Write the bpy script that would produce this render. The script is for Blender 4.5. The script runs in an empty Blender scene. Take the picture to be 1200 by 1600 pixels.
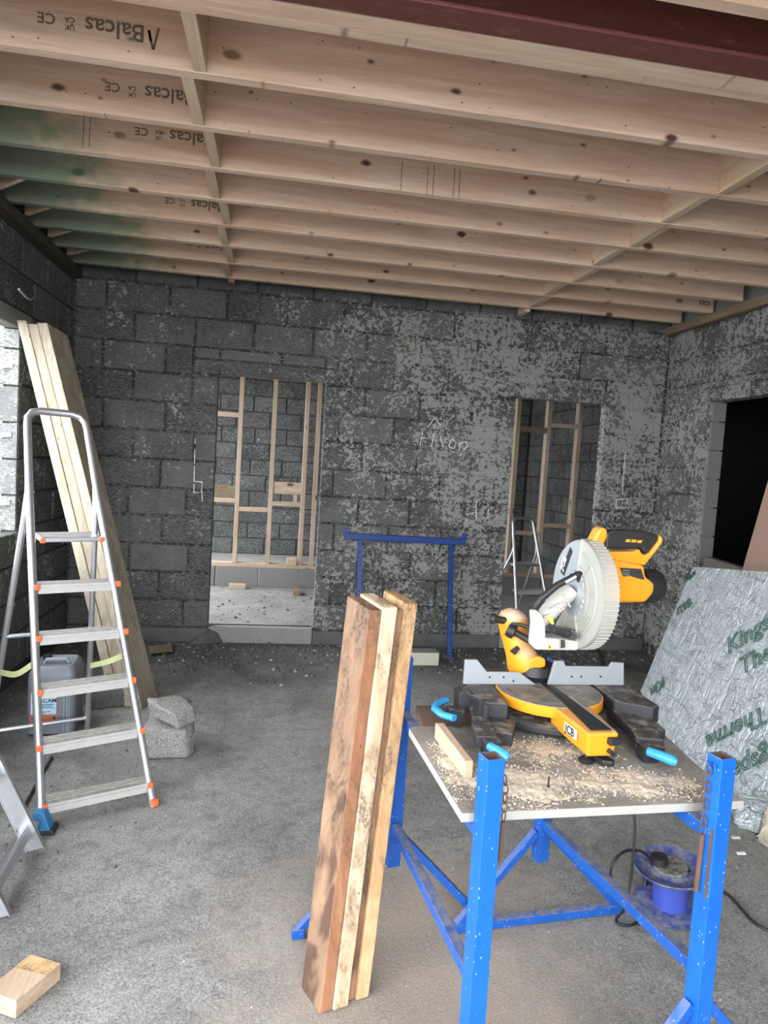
import bpy, bmesh, math, random
from mathutils import Vector, Matrix
random.seed(7)
S = bpy.context.scene
COL = S.collection

# ------------------------------------------------------------------ camera
EYE = Vector((0.0, 0.0, 1.505))
cam_d = bpy.data.cameras.new('camera')
cam = bpy.data.objects.new('camera', cam_d)
COL.objects.link(cam)
_r = Vector((0.9868, -0.1498, 0.0608)); _u = Vector((-0.0493, 0.0795, 0.9956)); _f = Vector((0.154, 0.9855, -0.0711))
cam.matrix_world = Matrix(((_r.x, _u.x, -_f.x, EYE.x), (_r.y, _u.y, -_f.y, EYE.y), (_r.z, _u.z, -_f.z, EYE.z), (0, 0, 0, 1)))
cam_d.sensor_fit = 'VERTICAL'
cam_d.sensor_height = 36.0
cam_d.lens = 1061.5 / 1600 * 36.0
cam_d.clip_start = 0.02
S.camera = cam

# ------------------------------------------------------------------ daylight
world = bpy.data.worlds.new('overcast')
S.world = world
world.use_nodes = True
bg = world.node_tree.nodes['Background']
bg.inputs[0].default_value = (0.92, 0.96, 1.0, 1)
bg.inputs[1].default_value = 3.0


def portal(name, loc, size, direction):
    d = bpy.data.lights.new(name, 'AREA')
    d.shape = 'RECTANGLE'
    d.size, d.size_y = size
    d.cycles.is_portal = True
    o = bpy.data.objects.new(name, d)
    COL.objects.link(o)
    o.location = loc
    o.rotation_euler = Vector(direction).to_track_quat('-Z', 'Z').to_euler()


portal('daylight_front', (-0.13, -1.0, 1.4), (2.85, 2.75), (0, 1, 0))
portal('daylight_added_opening', (-1.68, 0.4, 1.2), (2.2, 2.3), (1, 0, 0))  # portal for an unseen opening added to bring light from the left
portal('daylight_window', (-1.68, 3.3, 1.56), (2.2, 1.22), (1, 0, 0))
portal('daylight_back_window', (-1.68, 7.5, 1.45), (3.5, 2.3), (1, 0, 0))

vs = S.view_settings
S.display_settings.display_device = 'sRGB'
vs.view_transform = 'Standard'
vs.look = 'None'
vs.exposure = 1.75
vs.gamma = 1.0
vs.use_curve_mapping = False
S.cycles.max_bounces = 10
S.cycles.diffuse_bounces = 6
S.cycles.caustics_reflective = False
S.cycles.caustics_refractive = False
S.cycles.sample_clamp_indirect = 6.0

# ------------------------------------------------------------------ node helpers
class N:
    """small wrapper to build a material's node tree"""
    def __init__(self, name, rough=0.8, metal=0.0):
        self.m = bpy.data.materials.new(name)
        self.m.use_nodes = True
        self.t = self.m.node_tree
        self.b = self.t.nodes['Principled BSDF']
        self.b.inputs['Roughness'].default_value = rough
        self.b.inputs['Metallic'].default_value = metal

    def n(self, typ, **kw):
        nd = self.t.nodes.new(typ)
        for k, v in kw.items():
            setattr(nd, k, v)
        return nd

    def put(self, sock, v):
        if hasattr(v, 'is_output'):
            self.t.links.new(v, sock)
        elif isinstance(v, (tuple, list)):
            sock.default_value = tuple(v) + ((1,) if len(v) == 3 and len(sock.default_value) == 4 else ())
        else:
            sock.default_value = v

    def pos(self, scale=(1, 1, 1), off=None, rnd=False, rot=None):
        g = self.n('ShaderNodeNewGeometry').outputs['Position']
        if rnd:
            r = self.n('ShaderNodeObjectInfo').outputs['Random']
            mu = self.n('ShaderNodeMath', operation='MULTIPLY')
            self.put(mu.inputs[0], r); mu.inputs[1].default_value = 57.0
            ad = self.n('ShaderNodeVectorMath', operation='ADD')
            self.put(ad.inputs[0], g); self.put(ad.inputs[1], mu.outputs[0])
            g = ad.outputs[0]
        mp = self.n('ShaderNodeMapping')
        self.put(mp.inputs['Vector'], g)
        mp.inputs['Scale'].default_value = scale
        if off: mp.inputs['Location'].default_value = off
        if rot: mp.inputs['Rotation'].default_value = rot
        return mp.outputs[0]

    def noise(self, vec, scale, detail=4.0, rough=0.55, dist=0.0):
        nd = self.n('ShaderNodeTexNoise')
        self.put(nd.inputs['Vector'], vec)
        nd.inputs['Scale'].default_value = scale
        nd.inputs['Detail'].default_value = detail
        nd.inputs['Roughness'].default_value = rough
        nd.inputs['Distortion'].default_value = dist
        return nd.outputs['Fac']

    def voro(self, vec, scale, feature='F1', rand=1.0):
        nd = self.n('ShaderNodeTexVoronoi', feature=feature)
        self.put(nd.inputs['Vector'], vec)
        nd.inputs['Scale'].default_value = scale
        nd.inputs['Randomness'].default_value = rand
        return nd

    def ramp(self, fac, stops, interp='LINEAR'):
        nd = self.n('ShaderNodeValToRGB')
        nd.color_ramp.interpolation = interp
        el = nd.color_ramp.elements
        while len(el) < len(stops): el.new(0.5)
        for e, (p, c) in zip(el, stops):
            e.position = p
            e.color = (c, c, c, 1) if not isinstance(c, (tuple, list)) else tuple(c) + (1,)
        self.put(nd.inputs[0], fac)
        return nd.outputs[0]

    def mix(self, fac, a, b, mode='MIX'):
        nd = self.n('ShaderNodeMix', data_type='RGBA', blend_type=mode)
        self.put(nd.inputs[0], fac); self.put(nd.inputs[6], a); self.put(nd.inputs[7], b)
        return nd.outputs[2]

    def math(self, op, a, b=0.0, clamp=False):
        nd = self.n('ShaderNodeMath', operation=op)
        nd.use_clamp = clamp
        self.put(nd.inputs[0], a); self.put(nd.inputs[1], b)
        return nd.outputs[0]

    def xyz(self, vec=None):
        s = self.n('ShaderNodeSeparateXYZ')
        self.put(s.inputs[0], vec if vec is not None else self.n('ShaderNodeNewGeometry').outputs['Position'])
        return s.outputs

    def up(self):
        return self.xyz(self.n('ShaderNodeNewGeometry').outputs['Normal'])[2]

    def rnd(self):
        return self.n('ShaderNodeObjectInfo').outputs['Random']

    def bump(self, h, strength=0.4, dist=0.01):
        nd = self.n('ShaderNodeBump')
        nd.inputs['Strength'].default_value = strength
        nd.inputs['Distance'].default_value = dist
        self.put(nd.inputs['Height'], h)
        self.put(self.b.inputs['Normal'], nd.outputs[0])

    def col(self, c):
        self.put(self.b.inputs['Base Color'], c)
        return self


def srgb(r, g, b):
    f = lambda c: ((c / 255) / 12.92) if c <= 10 else (((c / 255) + 0.055) / 1.055) ** 2.4
    return (f(r), f(g), f(b))


M = {}

def plain(name, c, rough=0.6, metal=0.0, var=0.12, scale=30, bump=0.0):
    k = N(name, rough, metal)
    f = k.noise(k.pos(), scale, 5)
    k.col(k.mix(f, tuple(x * (1 - var) for x in c), tuple(min(1, x * (1 + var)) for x in c)))
    if bump: k.bump(k.noise(k.pos(), scale * 4, 3), bump, 0.004)
    M[name] = k.m
    return k


# --- dark concrete blocks spattered with pale wet-dash slurry
def splashed(name, dens, kx=0.0, xmid=0.0, dark=(0.030, 0.031, 0.031), axis=0):
    k = N(name, 0.95)
    p = k.pos()
    blot = k.noise(k.pos((1, 1, 1.1)), 30, 2.2, 0.5, 1.0)
    fine = k.noise(k.pos((1, 1, 1.2), off=(3, 1, 7)), 85, 2, 0.5, 0.6)
    f = k.math('ADD', k.math('MULTIPLY', blot, 0.78), k.math('MULTIPLY', fine, 0.22))
    reg = k.noise(k.pos(off=(5.3, 2.2, 1.7)), 1.5, 3, 0.6, 0.6)
    patch = k.noise(k.pos(off=(9.1, 4.2, 3.3)), 4.5, 2, 0.6, 0.3)
    x = k.xyz()[axis]
    thr = k.math('ADD', k.math('MULTIPLY', k.math('SUBTRACT', reg, 0.5), 0.42), k.math('MULTIPLY', k.math('SUBTRACT', patch, 0.5), 0.38))
    if kx:
        g = k.math('MULTIPLY', k.math('SUBTRACT', x, xmid), kx)
        thr = k.math('ADD', thr, k.math('MINIMUM', k.math('MAXIMUM', g, -0.12), 0.045))
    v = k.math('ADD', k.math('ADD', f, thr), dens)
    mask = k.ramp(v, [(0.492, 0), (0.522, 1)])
    z = k.xyz()[2]
    mask = k.math('MULTIPLY', mask, k.ramp(k.math('MULTIPLY', z, 0.3333), [(0.915, 1), (0.93, 0.12)]))
    grit = k.noise(p, 190, 3, 0.7)
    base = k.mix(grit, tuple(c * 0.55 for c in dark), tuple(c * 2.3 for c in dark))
    if not name.startswith('mortar'):
        blk = k.mix(k.rnd(), (0.85, 0.85, 0.86), (1.7, 1.7, 1.65))
        base = k.mix(1.0, base, blk, 'MULTIPLY')
    cloud = k.noise(k.pos(off=(1, 8, 2)), 7, 3)
    base = k.mix(1.0, base, k.mix(cloud, (0.5, 0.5, 0.5), (1.6, 1.6, 1.55)), 'MULTIPLY')
    pale = k.mix(grit, (0.22, 0.225, 0.213), (0.42, 0.425, 0.40))
    st = k.noise(k.pos((1.0, 1.0, 2.6), off=(2, 5, 9), rot=(0.0, 0.55, 0.0) if axis == 0 else (0.55, 0, 0)), 42, 2.5, 0.5, 0.8)
    sr = k.noise(k.pos(off=(7.7, 1.2, 4.1)), 2.6, 3, 0.6, 0.5)
    sv = k.math('ADD', st, k.math('MULTIPLY', k.math('SUBTRACT', sr, 0.5), 0.35))
    sm = k.math('MULTIPLY', k.ramp(sv, [(0.505, 0), (0.56, 0.85)]), k.ramp(k.math('MULTIPLY', z, 0.3333), [(0.915, 1), (0.93, 0.1)]))
    base = k.mix(sm, base, k.mix(grit, (0.10, 0.103, 0.10), (0.21, 0.213, 0.205)))
    k.col(k.mix(mask, base, pale))
    hgt = k.math('ADD', k.math('MULTIPLY', mask, 0.6), k.math('MULTIPLY', grit, 0.8))
    k.bump(hgt, 0.65, 0.008)
    M[name] = k.m


FAR = (0.048, 0.049, 0.048)
splashed('block_far', -0.03, 0.075, 0.9, FAR)
splashed('mortar_far', -0.055, 0.075, 0.9, (0.018, 0.018, 0.0185))
splashed('mortar_right', -0.025, 0.0, 0.0, (0.02, 0.02, 0.0205))
splashed('block_left', -0.125, 0.0, dark=(0.036, 0.037, 0.038))
splashed('block_right', 0.0, 0.0, 0.0, FAR)
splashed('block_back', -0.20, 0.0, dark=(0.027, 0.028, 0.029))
k = N('bare_block', 0.95)
g = k.noise(k.pos(), 150, 4, 0.7)
k.col(k.mix(g, (0.13, 0.135, 0.13), (0.30, 0.30, 0.29))); k.bump(g, 0.5, 0.006); M['bare_block'] = k.m
k = N('footing', 0.95)
g = k.noise(k.pos(), 120, 4, 0.7)
k.col(k.mix(1.0, k.mix(g, (0.07, 0.072, 0.07), (0.22, 0.22, 0.215)), k.mix(k.noise(k.pos(), 4, 4), (0.35, 0.35, 0.35), (1.4, 1.4, 1.4)), 'MULTIPLY')); k.bump(g, 0.6, 0.01); M['footing'] = k.m
splashed('reveal_block', -0.10, 0.0, 0.0, (0.15, 0.155, 0.158))
k = N('mortar', 0.98)
g = k.noise(k.pos(), 60, 4, 0.7)
k.col(k.mix(g, (0.018, 0.018, 0.019), (0.06, 0.06, 0.06))); k.bump(g, 0.7, 0.01); M['mortar'] = k.m
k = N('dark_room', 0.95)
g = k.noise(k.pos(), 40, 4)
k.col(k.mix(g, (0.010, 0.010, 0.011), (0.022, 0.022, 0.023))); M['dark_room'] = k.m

# --- floor: rough concrete with dirt, dust and sawdust
k = N('concrete_floor', 0.95)
p = k.pos()
fine = k.math('ADD', k.math('MULTIPLY', k.noise(p, 120, 5, 0.8), 0.6), k.math('MULTIPLY', k.noise(p, 300, 3, 0.8), 0.4))
mid = k.noise(p, 16, 6, 0.7, 0.5)
big = k.noise(p, 2.2, 5, 0.65, 0.8)
c = k.mix(k.ramp(fine, [(0.38, 0), (0.62, 1)]), (0.17, 0.166, 0.158), (0.72, 0.71, 0.68))
c = k.mix(k.ramp(mid, [(0.28, 0), (0.55, 1)]), k.mix(1.0, c, (0.66, 0.66, 0.66), 'MULTIPLY'), c)
c = k.mix(k.ramp(big, [(0.34, 0), (0.6, 1)]), k.mix(1.0, c, (0.70, 0.70, 0.70), 'MULTIPLY'), c)
X = k.xyz()
# dirt left lying along the left wall and the far wall
dw = k.math('SUBTRACT', 0.85, k.math('MULTIPLY', k.math('ADD', X[0], 1.57), 0.95))
df = k.math('MULTIPLY', k.math('SUBTRACT', X[1], 4.05), 0.75)
dm = k.math('ADD', k.math('MAXIMUM', dw, df), k.math('MULTIPLY', k.math('SUBTRACT', k.noise(p, 3.4, 5, 0.6, 0.4), 0.5), 1.3))
dm = k.ramp(dm, [(0.05, 0), (0.75, 0.88)])
inroom = k.ramp(k.math('MULTIPLY', X[1], 0.1), [(0.545, 1), (0.55, 0)])
dm = k.math('MULTIPLY', dm, inroom)
dirt = k.mix(k.noise(p, 60, 5, 0.7), (0.035, 0.034, 0.033), (0.15, 0.148, 0.142))
c = k.mix(dm, c, dirt)
# sawdust trodden around the trestles
vd = k.n('ShaderNodeVectorMath', operation='DISTANCE')
mp = k.pos((1.0, 1.0, 0))
k.put(vd.inputs[0], mp); vd.inputs[1].default_value = (0.50, 1.95, 0)
sm = k.math('ADD', vd.outputs['Value'], k.math('MULTIPLY', k.math('SUBTRACT', k.noise(p, 5, 5, 0.6), 0.5), 0.9))
sm = k.ramp(sm, [(0.25, 0.85), (0.72, 0)])
saw = k.mix(k.noise(p, 200, 3, 0.7), (0.36, 0.28, 0.215), (0.72, 0.60, 0.49))
c = k.mix(sm, c, saw)
spk = k.voro(p, 70).outputs['Distance']
c = k.mix(k.ramp(spk, [(0.12, 0.55), (0.2, 0)]), c, (0.62, 0.61, 0.58))
k.col(c)
k.bump(k.math('ADD', k.math('MULTIPLY', fine, 1.3), mid), 0.9, 0.012)
M['concrete_floor'] = k.m


# --- timber, one material per grain direction
def timber(name, axis, lo, hi, knots=0.5, green=False, rough=0.7, dirt=0.0, soak=False, knot_scale=(3.2, 6.0)):
    k = N(name, rough)
    along, cross = 1.6, 26.0
    sc = [cross] * 3; sc[axis] = along
    p = k.pos(tuple(sc), rnd=True)
    grain = k.math('ADD', k.math('MULTIPLY', k.noise(p, 1.6, 5, 0.6, 0.7), 0.6), k.math('MULTIPLY', k.noise(p, 4.5, 4, 0.7, 0.3), 0.4))
    ring = k.noise(k.pos(tuple(v * (0.45 if i != axis else 0.6) for i, v in enumerate(sc)), rnd=True), 1.0, 2, 0.5, 1.5)
    c = k.mix(k.ramp(grain, [(0.32, 0), (0.66, 1)]), tuple(v_ * 0.92 for v_ in lo), hi)
    c = k.mix(k.ramp(ring, [(0.35, 0.5), (0.62, 0)]), c, tuple(a * b for a, b in zip(lo, (0.88, 0.74, 0.62))))
    tone = k.mix(k.rnd(), (0.86, 0.84, 0.82), (1.06, 1.06, 1.05))
    c = k.mix(1.0, c, tone, 'MULTIPLY')
    if knots:
        q = k.xyz(k.pos((1, 1, 1), rnd=True))
        def flat2(su, sv):
            cb = k.n('ShaderNodeCombineXYZ')
            if axis == 0: uu, vv = q[0], q[2]
            elif axis == 1: uu, vv = q[1], q[2]
            else: uu, vv = q[2], k.math('ADD', q[0], k.math('MULTIPLY', q[1], 1.3))
            k.put(cb.inputs[0], k.math('MULTIPLY', uu, su)); k.put(cb.inputs[1], k.math('MULTIPLY', vv, sv))
            return cb.outputs[0]
        v = k.n('ShaderNodeTexVoronoi', voronoi_dimensions='2D')
        k.put(v.inputs['Vector'], flat2(knot_scale[0], knot_scale[1])); v.inputs['Scale'].default_value = 1.0
        d = k.math('ADD', v.outputs['Distance'], k.math('MULTIPLY', k.math('SUBTRACT', k.noise(k.pos(), 60, 3), 0.5), 0.06))
        gate = k.xyz(v.outputs['Color'])
        size = k.math('MULTIPLY', k.ramp(gate[0], [(1 - knots, 0), (0.8, 0.45), (1.0, 1)]), 0.115)
        t = k.math('SUBTRACT', size, d)
        kd = k.ramp(k.math('ADD', t, 0.5), [(0.465, 0), (0.5, 0.5), (0.53, 1)])
        kd = k.math('MULTIPLY', kd, k.ramp(gate[2], [(0.0, 0.25), (0.6, 1.0)]))
        c = k.mix(kd, c, (0.11, 0.05, 0.028))
        # nail holes and specks
        sp = k.n('ShaderNodeTexVoronoi', voronoi_dimensions='2D')
        k.put(sp.inputs['Vector'], flat2(9, 15)); sp.inputs['Scale'].default_value = 1.0
        sg = k.xyz(sp.outputs['Color'])
        sd = k.math('MULTIPLY', k.ramp(sp.outputs['Distance'], [(0.03, 1), (0.05, 0)]), k.ramp(sg[1], [(0.80, 0), (0.82, 0.85)]))
        c = k.mix(sd, c, (0.05, 0.03, 0.02))
    if green:
        X = k.xyz()
        e = k.math('ADD', X[0], k.math('MULTIPLY', k.math('SUBTRACT', k.noise(k.pos((1, 1, 1.5)), 5.0, 3, 0.6), 0.5), 0.9))
        gm = k.ramp(k.math('ADD', e, 1.6), [(0.42, 0.78), (0.78, 0)])
        ym = k.ramp(k.math('MULTIPLY', X[1], 0.1), [(0.285, 0), (0.33, 1)])
        gm = k.math('MULTIPLY', gm, ym)
        gc = k.mix(k.noise(k.pos(), 9, 4), (0.035, 0.15, 0.095), (0.18, 0.27, 0.19))
        c = k.mix(gm, c, gc)
        em = k.ramp(k.math('ADD', X[0], 2.0), [(0.52, 0.72), (0.85, 0)])
        c = k.mix(k.math('MULTIPLY', em, ym), c, (0.11, 0.115, 0.085))
    if soak:                      # old water stain, dark at the foot and in tongues up the face
        X = k.xyz()
        sk = k.math('ADD', k.math('SUBTRACT', 0.52, X[2]), k.math('MULTIPLY', k.math('SUBTRACT', k.noise(k.pos((1, 1, 0.5), rnd=True), 6, 4, 0.6, 0.6), 0.5), 1.9))
        c = k.mix(k.ramp(sk, [(0.0, 0), (0.12, 0.85)]), c, (0.085, 0.045, 0.03))
    if dirt:
        dn = k.noise(k.pos((1, 1, 0.45), rnd=True), 9, 6, 0.7, 0.8)
        m2 = k.noise(k.pos((1, 1, 0.6), rnd=True), 120, 4, 0.7)
        dm = k.math('MULTIPLY', k.ramp(dn, [(0.47, 0), (0.60, 1)]), k.ramp(m2, [(0.40, 0.25), (0.58, 1)]))
        c = k.mix(k.math('MULTIPLY', dm, dirt), c, (0.055, 0.034, 0.022))
        lp_ = k.noise(k.pos((1, 1, 0.5), rnd=True, off=(4, 4, 4)), 4.5, 3, 0.6, 0.6)
        c = k.mix(k.ramp(lp_, [(0.52, 0), (0.60, 0.45 * dirt)]), c, tuple(min(1, h_ * 1.35) for h_ in hi))
    k.col(c)
    k.bump(grain, 0.25, 0.003)
    M[name] = k.m


PLO, PHI = (0.66, 0.475, 0.36), (0.84, 0.65, 0.52)
timber('pine_x', 0, PLO, PHI, 0.8, green=True, knot_scale=(3.6, 6.5))
timber('pine_y', 1, (0.58, 0.45, 0.32), (0.78, 0.63, 0.47), 0.25)
timber('pine_z', 2, (0.46, 0.355, 0.27), (0.64, 0.52, 0.41), 0.35)
timber('pine_rail', 0, (0.48, 0.375, 0.28), (0.67, 0.54, 0.42), 0.3)
timber('old_plate', 1, (0.17, 0.13, 0.085), (0.34, 0.27, 0.18), 0.3)
timber('grey_plate', 1, (0.045, 0.04, 0.032), (0.11, 0.095, 0.075), 0.0)
timber('weathered_z', 2, (0.33, 0.29, 0.22), (0.50, 0.45, 0.355), 0.25, dirt=0.35)
timber('stained_z', 2, (0.20, 0.115, 0.07), (0.36, 0.225, 0.14), 0.3, dirt=0.9, soak=True)
timber('fresh_z', 2, (0.54, 0.40, 0.255), (0.74, 0.59, 0.42), 0.3, dirt=0.75)
timber('rusty_z', 2, (0.22, 0.095, 0.045), (0.38, 0.185, 0.095), 0.2, dirt=0.6)
timber('dark_z', 2, (0.17, 0.085, 0.05), (0.33, 0.185, 0.11), 0.3, dirt=0.9)
timber('orange_z', 2, (0.50, 0.30, 0.14), (0.66, 0.44, 0.24), 0.4, dirt=0.7)
timber('offcut_y', 1, (0.54, 0.40, 0.29), (0.72, 0.58, 0.44), 0.15)

k = N('red_oxide', 0.55)
g = k.noise(k.pos((1, 4, 4)), 9, 6, 0.7)
k.col(k.mix(k.ramp(g, [(0.55, 0), (0.72, 0.5)]), k.mix(k.noise(k.pos(), 60, 3), (0.12, 0.034, 0.030), (0.175, 0.055, 0.048)), (0.30, 0.17, 0.15)))
M['red_oxide'] = k.m

# --- blue painted steel with drips, chips and dust
def blue(name, c0, c1, worn):
    k = N(name, 0.38)
    c = k.mix(k.noise(k.pos(), 12, 4), c0, c1)
    sp = k.voro(k.pos((1, 1, 0.7)), 130)
    g = k.xyz(sp.outputs['Color'])
    m = k.math('MULTIPLY', k.ramp(sp.outputs['Distance'], [(0.12, 1), (0.30, 0)]), k.ramp(g[0], [(0.90 - worn * 0.2, 0), (0.94 - worn * 0.2, 0.7)]))
    c = k.mix(m, c, (0.48, 0.52, 0.58))
    ch = k.noise(k.pos((1, 1, 0.5)), 16, 5, 0.7)
    c = k.mix(k.ramp(ch, [(0.655 - worn * 0.02, 0), (0.675, 0.9)]), c, (0.17, 0.11, 0.085))
    dust = k.math('MULTIPLY', k.ramp(k.up(), [(0.55, 0), (0.9, 1)]), k.ramp(k.noise(k.pos(), 30, 5, 0.7), [(0.35, 0.1), (0.6, 0.85 * worn + 0.1)]))
    c = k.mix(dust, c, (0.33, 0.30, 0.26))
    k.col(c); M[name] = k.m


blue('blue_paint', (0.004, 0.095, 0.44), (0.010, 0.145, 0.56), 0.3)
blue('blue_worn', (0.008, 0.075, 0.36), (0.016, 0.12, 0.48), 0.8)
blue('blue_dull', (0.004, 0.034, 0.19), (0.009, 0.052, 0.25), 0.2)
k = N('rust', 0.85)
k.col(k.mix(k.noise(k.pos(), 60, 4), (0.06, 0.035, 0.028), (0.17, 0.095, 0.07))); M['rust'] = k.m

k = N('aluminium', 0.38, 0.85)
k.col(k.mix(k.noise(k.pos(), 35, 5, 0.7), (0.42, 0.43, 0.45), (0.66, 0.67, 0.69))); M['aluminium'] = k.m
k = N('dusty_aluminium', 0.5, 0.35)
d = k.math('MULTIPLY', k.ramp(k.up(), [(0.5, 0.25), (0.9, 1)]), k.ramp(k.noise(k.pos(), 40, 5, 0.7), [(0.3, 0.35), (0.6, 0.9)]))
k.col(k.mix(d, (0.62, 0.61, 0.60), (0.27, 0.255, 0.23))); M['dusty_aluminium'] = k.m
plain('orange_plastic', (0.75, 0.16, 0.05), 0.5)
plain('blue_rubber', (0.03, 0.19, 0.42), 0.6, var=0.3)
k = plain('black_plastic', (0.018, 0.018, 0.02), 0.5, var=0.3)
k = N('black_casting', 0.5)
d = k.math('MULTIPLY', k.ramp(k.up(), [(0.6, 0), (0.95, 1)]), k.ramp(k.noise(k.pos(), 22, 5, 0.7), [(0.48, 0.05), (0.72, 0.7)]))
k.col(k.mix(d, k.mix(k.noise(k.pos(), 50, 3), (0.018, 0.019, 0.023), (0.04, 0.04, 0.045)), (0.58, 0.49, 0.39))); M['black_casting'] = k.m
def yellow(name, amount):
    k = N(name, 0.4)
    d = k.math('MULTIPLY', k.ramp(k.up(), [(0.1, 0), (0.7, 1)]), k.ramp(k.noise(k.pos(), 30, 5, 0.7), [(0.35, 0.3), (0.55, 1)]))
    if amount < 0.5: d = k.math('MULTIPLY', d, amount)
    k.col(k.mix(d, k.mix(k.noise(k.pos(), 20, 3), (0.80, 0.30, 0.012), (0.90, 0.37, 0.02)), (0.72, 0.52, 0.40))); M[name] = k.m
yellow('saw_yellow', 0.2)
yellow('saw_yellow_dusty', 1.0)
plain('cast_silver', (0.42, 0.45, 0.48), 0.38, 0.35, 0.1)
k = N('cast_dusty', 0.5, 0.1)
k.col(k.mix(k.noise(k.pos(), 28, 5, 0.7), (0.42, 0.405, 0.385), (0.64, 0.605, 0.56))); M['cast_dusty'] = k.m
plain('fence_metal', (0.36, 0.385, 0.41), 0.45, 0.3, 0.08)
k = N('table_metal', 0.55, 0.3)
k.col(k.mix(k.ramp(k.noise(k.pos(), 24, 6, 0.7), [(0.35, 0), (0.65, 1)]), (0.16, 0.145, 0.125), (0.36, 0.33, 0.29))); M['table_metal'] = k.m
plain('dark_plate', (0.10, 0.10, 0.10), 0.3, 0.6, 0.4, 90)
plain('chrome', (0.7, 0.7, 0.7), 0.2, 1.0, 0.05)
plain('blade_steel', (0.45, 0.45, 0.44), 0.35, 0.8, 0.15)
plain('clear_blue', (0.05, 0.36, 0.78), 0.35, var=0.15)
plain('label_white', (0.8, 0.8, 0.78), 0.5, var=0.03)
plain('label_blue', (0.40, 0.62, 0.78), 0.5, var=0.05)
plain('label_red', (0.42, 0.13, 0.07), 0.5, var=0.3, scale=60)
plain('label_yellow', (0.85, 0.72, 0.12), 0.5, var=0.05)
plain('ink', (0.02, 0.02, 0.022), 0.7, var=0.1)
k = N('stamp_ink', 0.8)
k.col((0.16, 0.125, 0.10)); k.b.inputs['Alpha'].default_value = 1.0; M['stamp_ink'] = k.m
plain('chalk', (0.70, 0.70, 0.68), 0.9, var=0.3, scale=90)
plain('foil_green', (0.025, 0.11, 0.085), 0.6, var=0.2)
plain('drum_grey', (0.16, 0.18, 0.21), 0.45, var=0.15)
plain('drum_grey_pale', (0.26, 0.29, 0.33), 0.45, var=0.1)
plain('strap_yellow', (0.50, 0.52, 0.26), 0.7, var=0.2)
k = N('cut_concrete', 0.95)
g = k.noise(k.pos(), 130, 5, 0.75)
k.col(k.mix(k.ramp(g, [(0.35, 0), (0.65, 1)]), (0.14, 0.14, 0.138), (0.50, 0.495, 0.475))); k.bump(k.math('ADD', g, k.noise(k.pos(), 25, 3)), 0.6, 0.01); M['cut_concrete'] = k.m
plain('dark_rubble', (0.10, 0.10, 0.10), 0.95, var=0.6, scale=50)
plain('pale_rubble', (0.34, 0.33, 0.31), 0.95, var=0.4, scale=50)
plain('cream_foam', (0.60, 0.60, 0.50), 0.9, var=0.12, scale=60, bump=0.4)
plain('foam_facing', (0.24, 0.24, 0.23), 0.8, var=0.2)
k = N('beige_foam', 0.95)
g = k.noise(k.pos(), 14, 6, 0.7, 0.6)
k.col(k.mix(k.ramp(g, [(0.33, 0), (0.6, 1)]), (0.40, 0.34, 0.25), (0.66, 0.60, 0.48))); k.bump(g, 0.9, 0.03); M['beige_foam'] = k.m
plain('pink_board', (0.36, 0.235, 0.185), 0.85, var=0.08)
plain('brown_sheet', (0.19, 0.125, 0.09), 0.85, var=0.3, scale=14)
plain('grey_timber', (0.17, 0.145, 0.125), 0.85, var=0.25)
k = N('board_dusty', 0.85)
g = k.noise(k.pos(), 40, 6, 0.75, 0.5)
c = k.mix(k.ramp(g, [(0.35, 0), (0.65, 1)]), (0.25, 0.235, 0.215), (0.42, 0.395, 0.36))
c = k.mix(k.ramp(k.noise(k.pos(), 5, 3), [(0.4, 0), (0.6, 0.5)]), c, (0.20, 0.165, 0.14))
k.col(c); M['board_dusty'] = k.m
plain('board_edge', (0.40, 0.385, 0.36), 0.8, var=0.1)
k = N('sawdust', 0.95)
k.col(k.mix(k.noise(k.pos(), 240, 3, 0.7), (0.46, 0.37, 0.27), (0.86, 0.75, 0.61))); k.bump(k.noise(k.pos(), 220, 3), 0.7, 0.004); M['sawdust'] = k.m
k = N('reel_blue', 0.55)
k.col(k.mix(k.ramp(k.noise(k.pos(), 26, 6, 0.75), [(0.42, 0), (0.62, 1)]), (0.035, 0.05, 0.24), (0.20, 0.205, 0.23))); M['reel_blue'] = k.m
k = N('reel_dirty', 0.75)
k.col(k.mix(k.ramp(k.noise(k.pos(), 60, 6, 0.75), [(0.38, 0), (0.62, 1)]), (0.05, 0.045, 0.04), (0.26, 0.25, 0.23))); M['reel_dirty'] = k.m
plain('reel_drum_blue', (0.055, 0.085, 0.42), 0.45, var=0.2)
# --- crinkled foil facing
k = N('foil', 0.25, 0.6)
p = k.pos()
w1 = k.noise(k.pos((1, 1.6, 1.3), rot=(0.5, 0, 0)), 34, 5, 0.62, 1.2)
w2 = k.noise(k.pos((1, 2.4, 0.8), rot=(0.9, 0.2, 0.3)), 7, 5, 0.6, 1.0)
w2r = k.ramp(w2, [(0.30, 0), (0.49, 1), (0.52, 0.25), (0.72, 0.9)])
w4 = k.noise(k.pos((1, 0.9, 3.4), rot=(0.95, 0.1, 0.2)), 3.6, 3, 0.55, 0.5)
cr = k.ramp(k.math('ABSOLUTE', k.math('SUBTRACT', w4, 0.48)), [(0.0, 0), (0.010, 1)])
k.col(k.mix(k.noise(p, 60, 3), (0.78, 0.87, 0.90), (0.90, 0.97, 1.0)))
hh = k.math('ADD', k.math('MULTIPLY', w1, 0.5), k.math('MULTIPLY', w2r, 0.42))
k.bump(k.math('ADD', hh, k.math('MULTIPLY', cr, 0.35)), 1.0, 0.022)
M['foil'] = k.m
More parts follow.
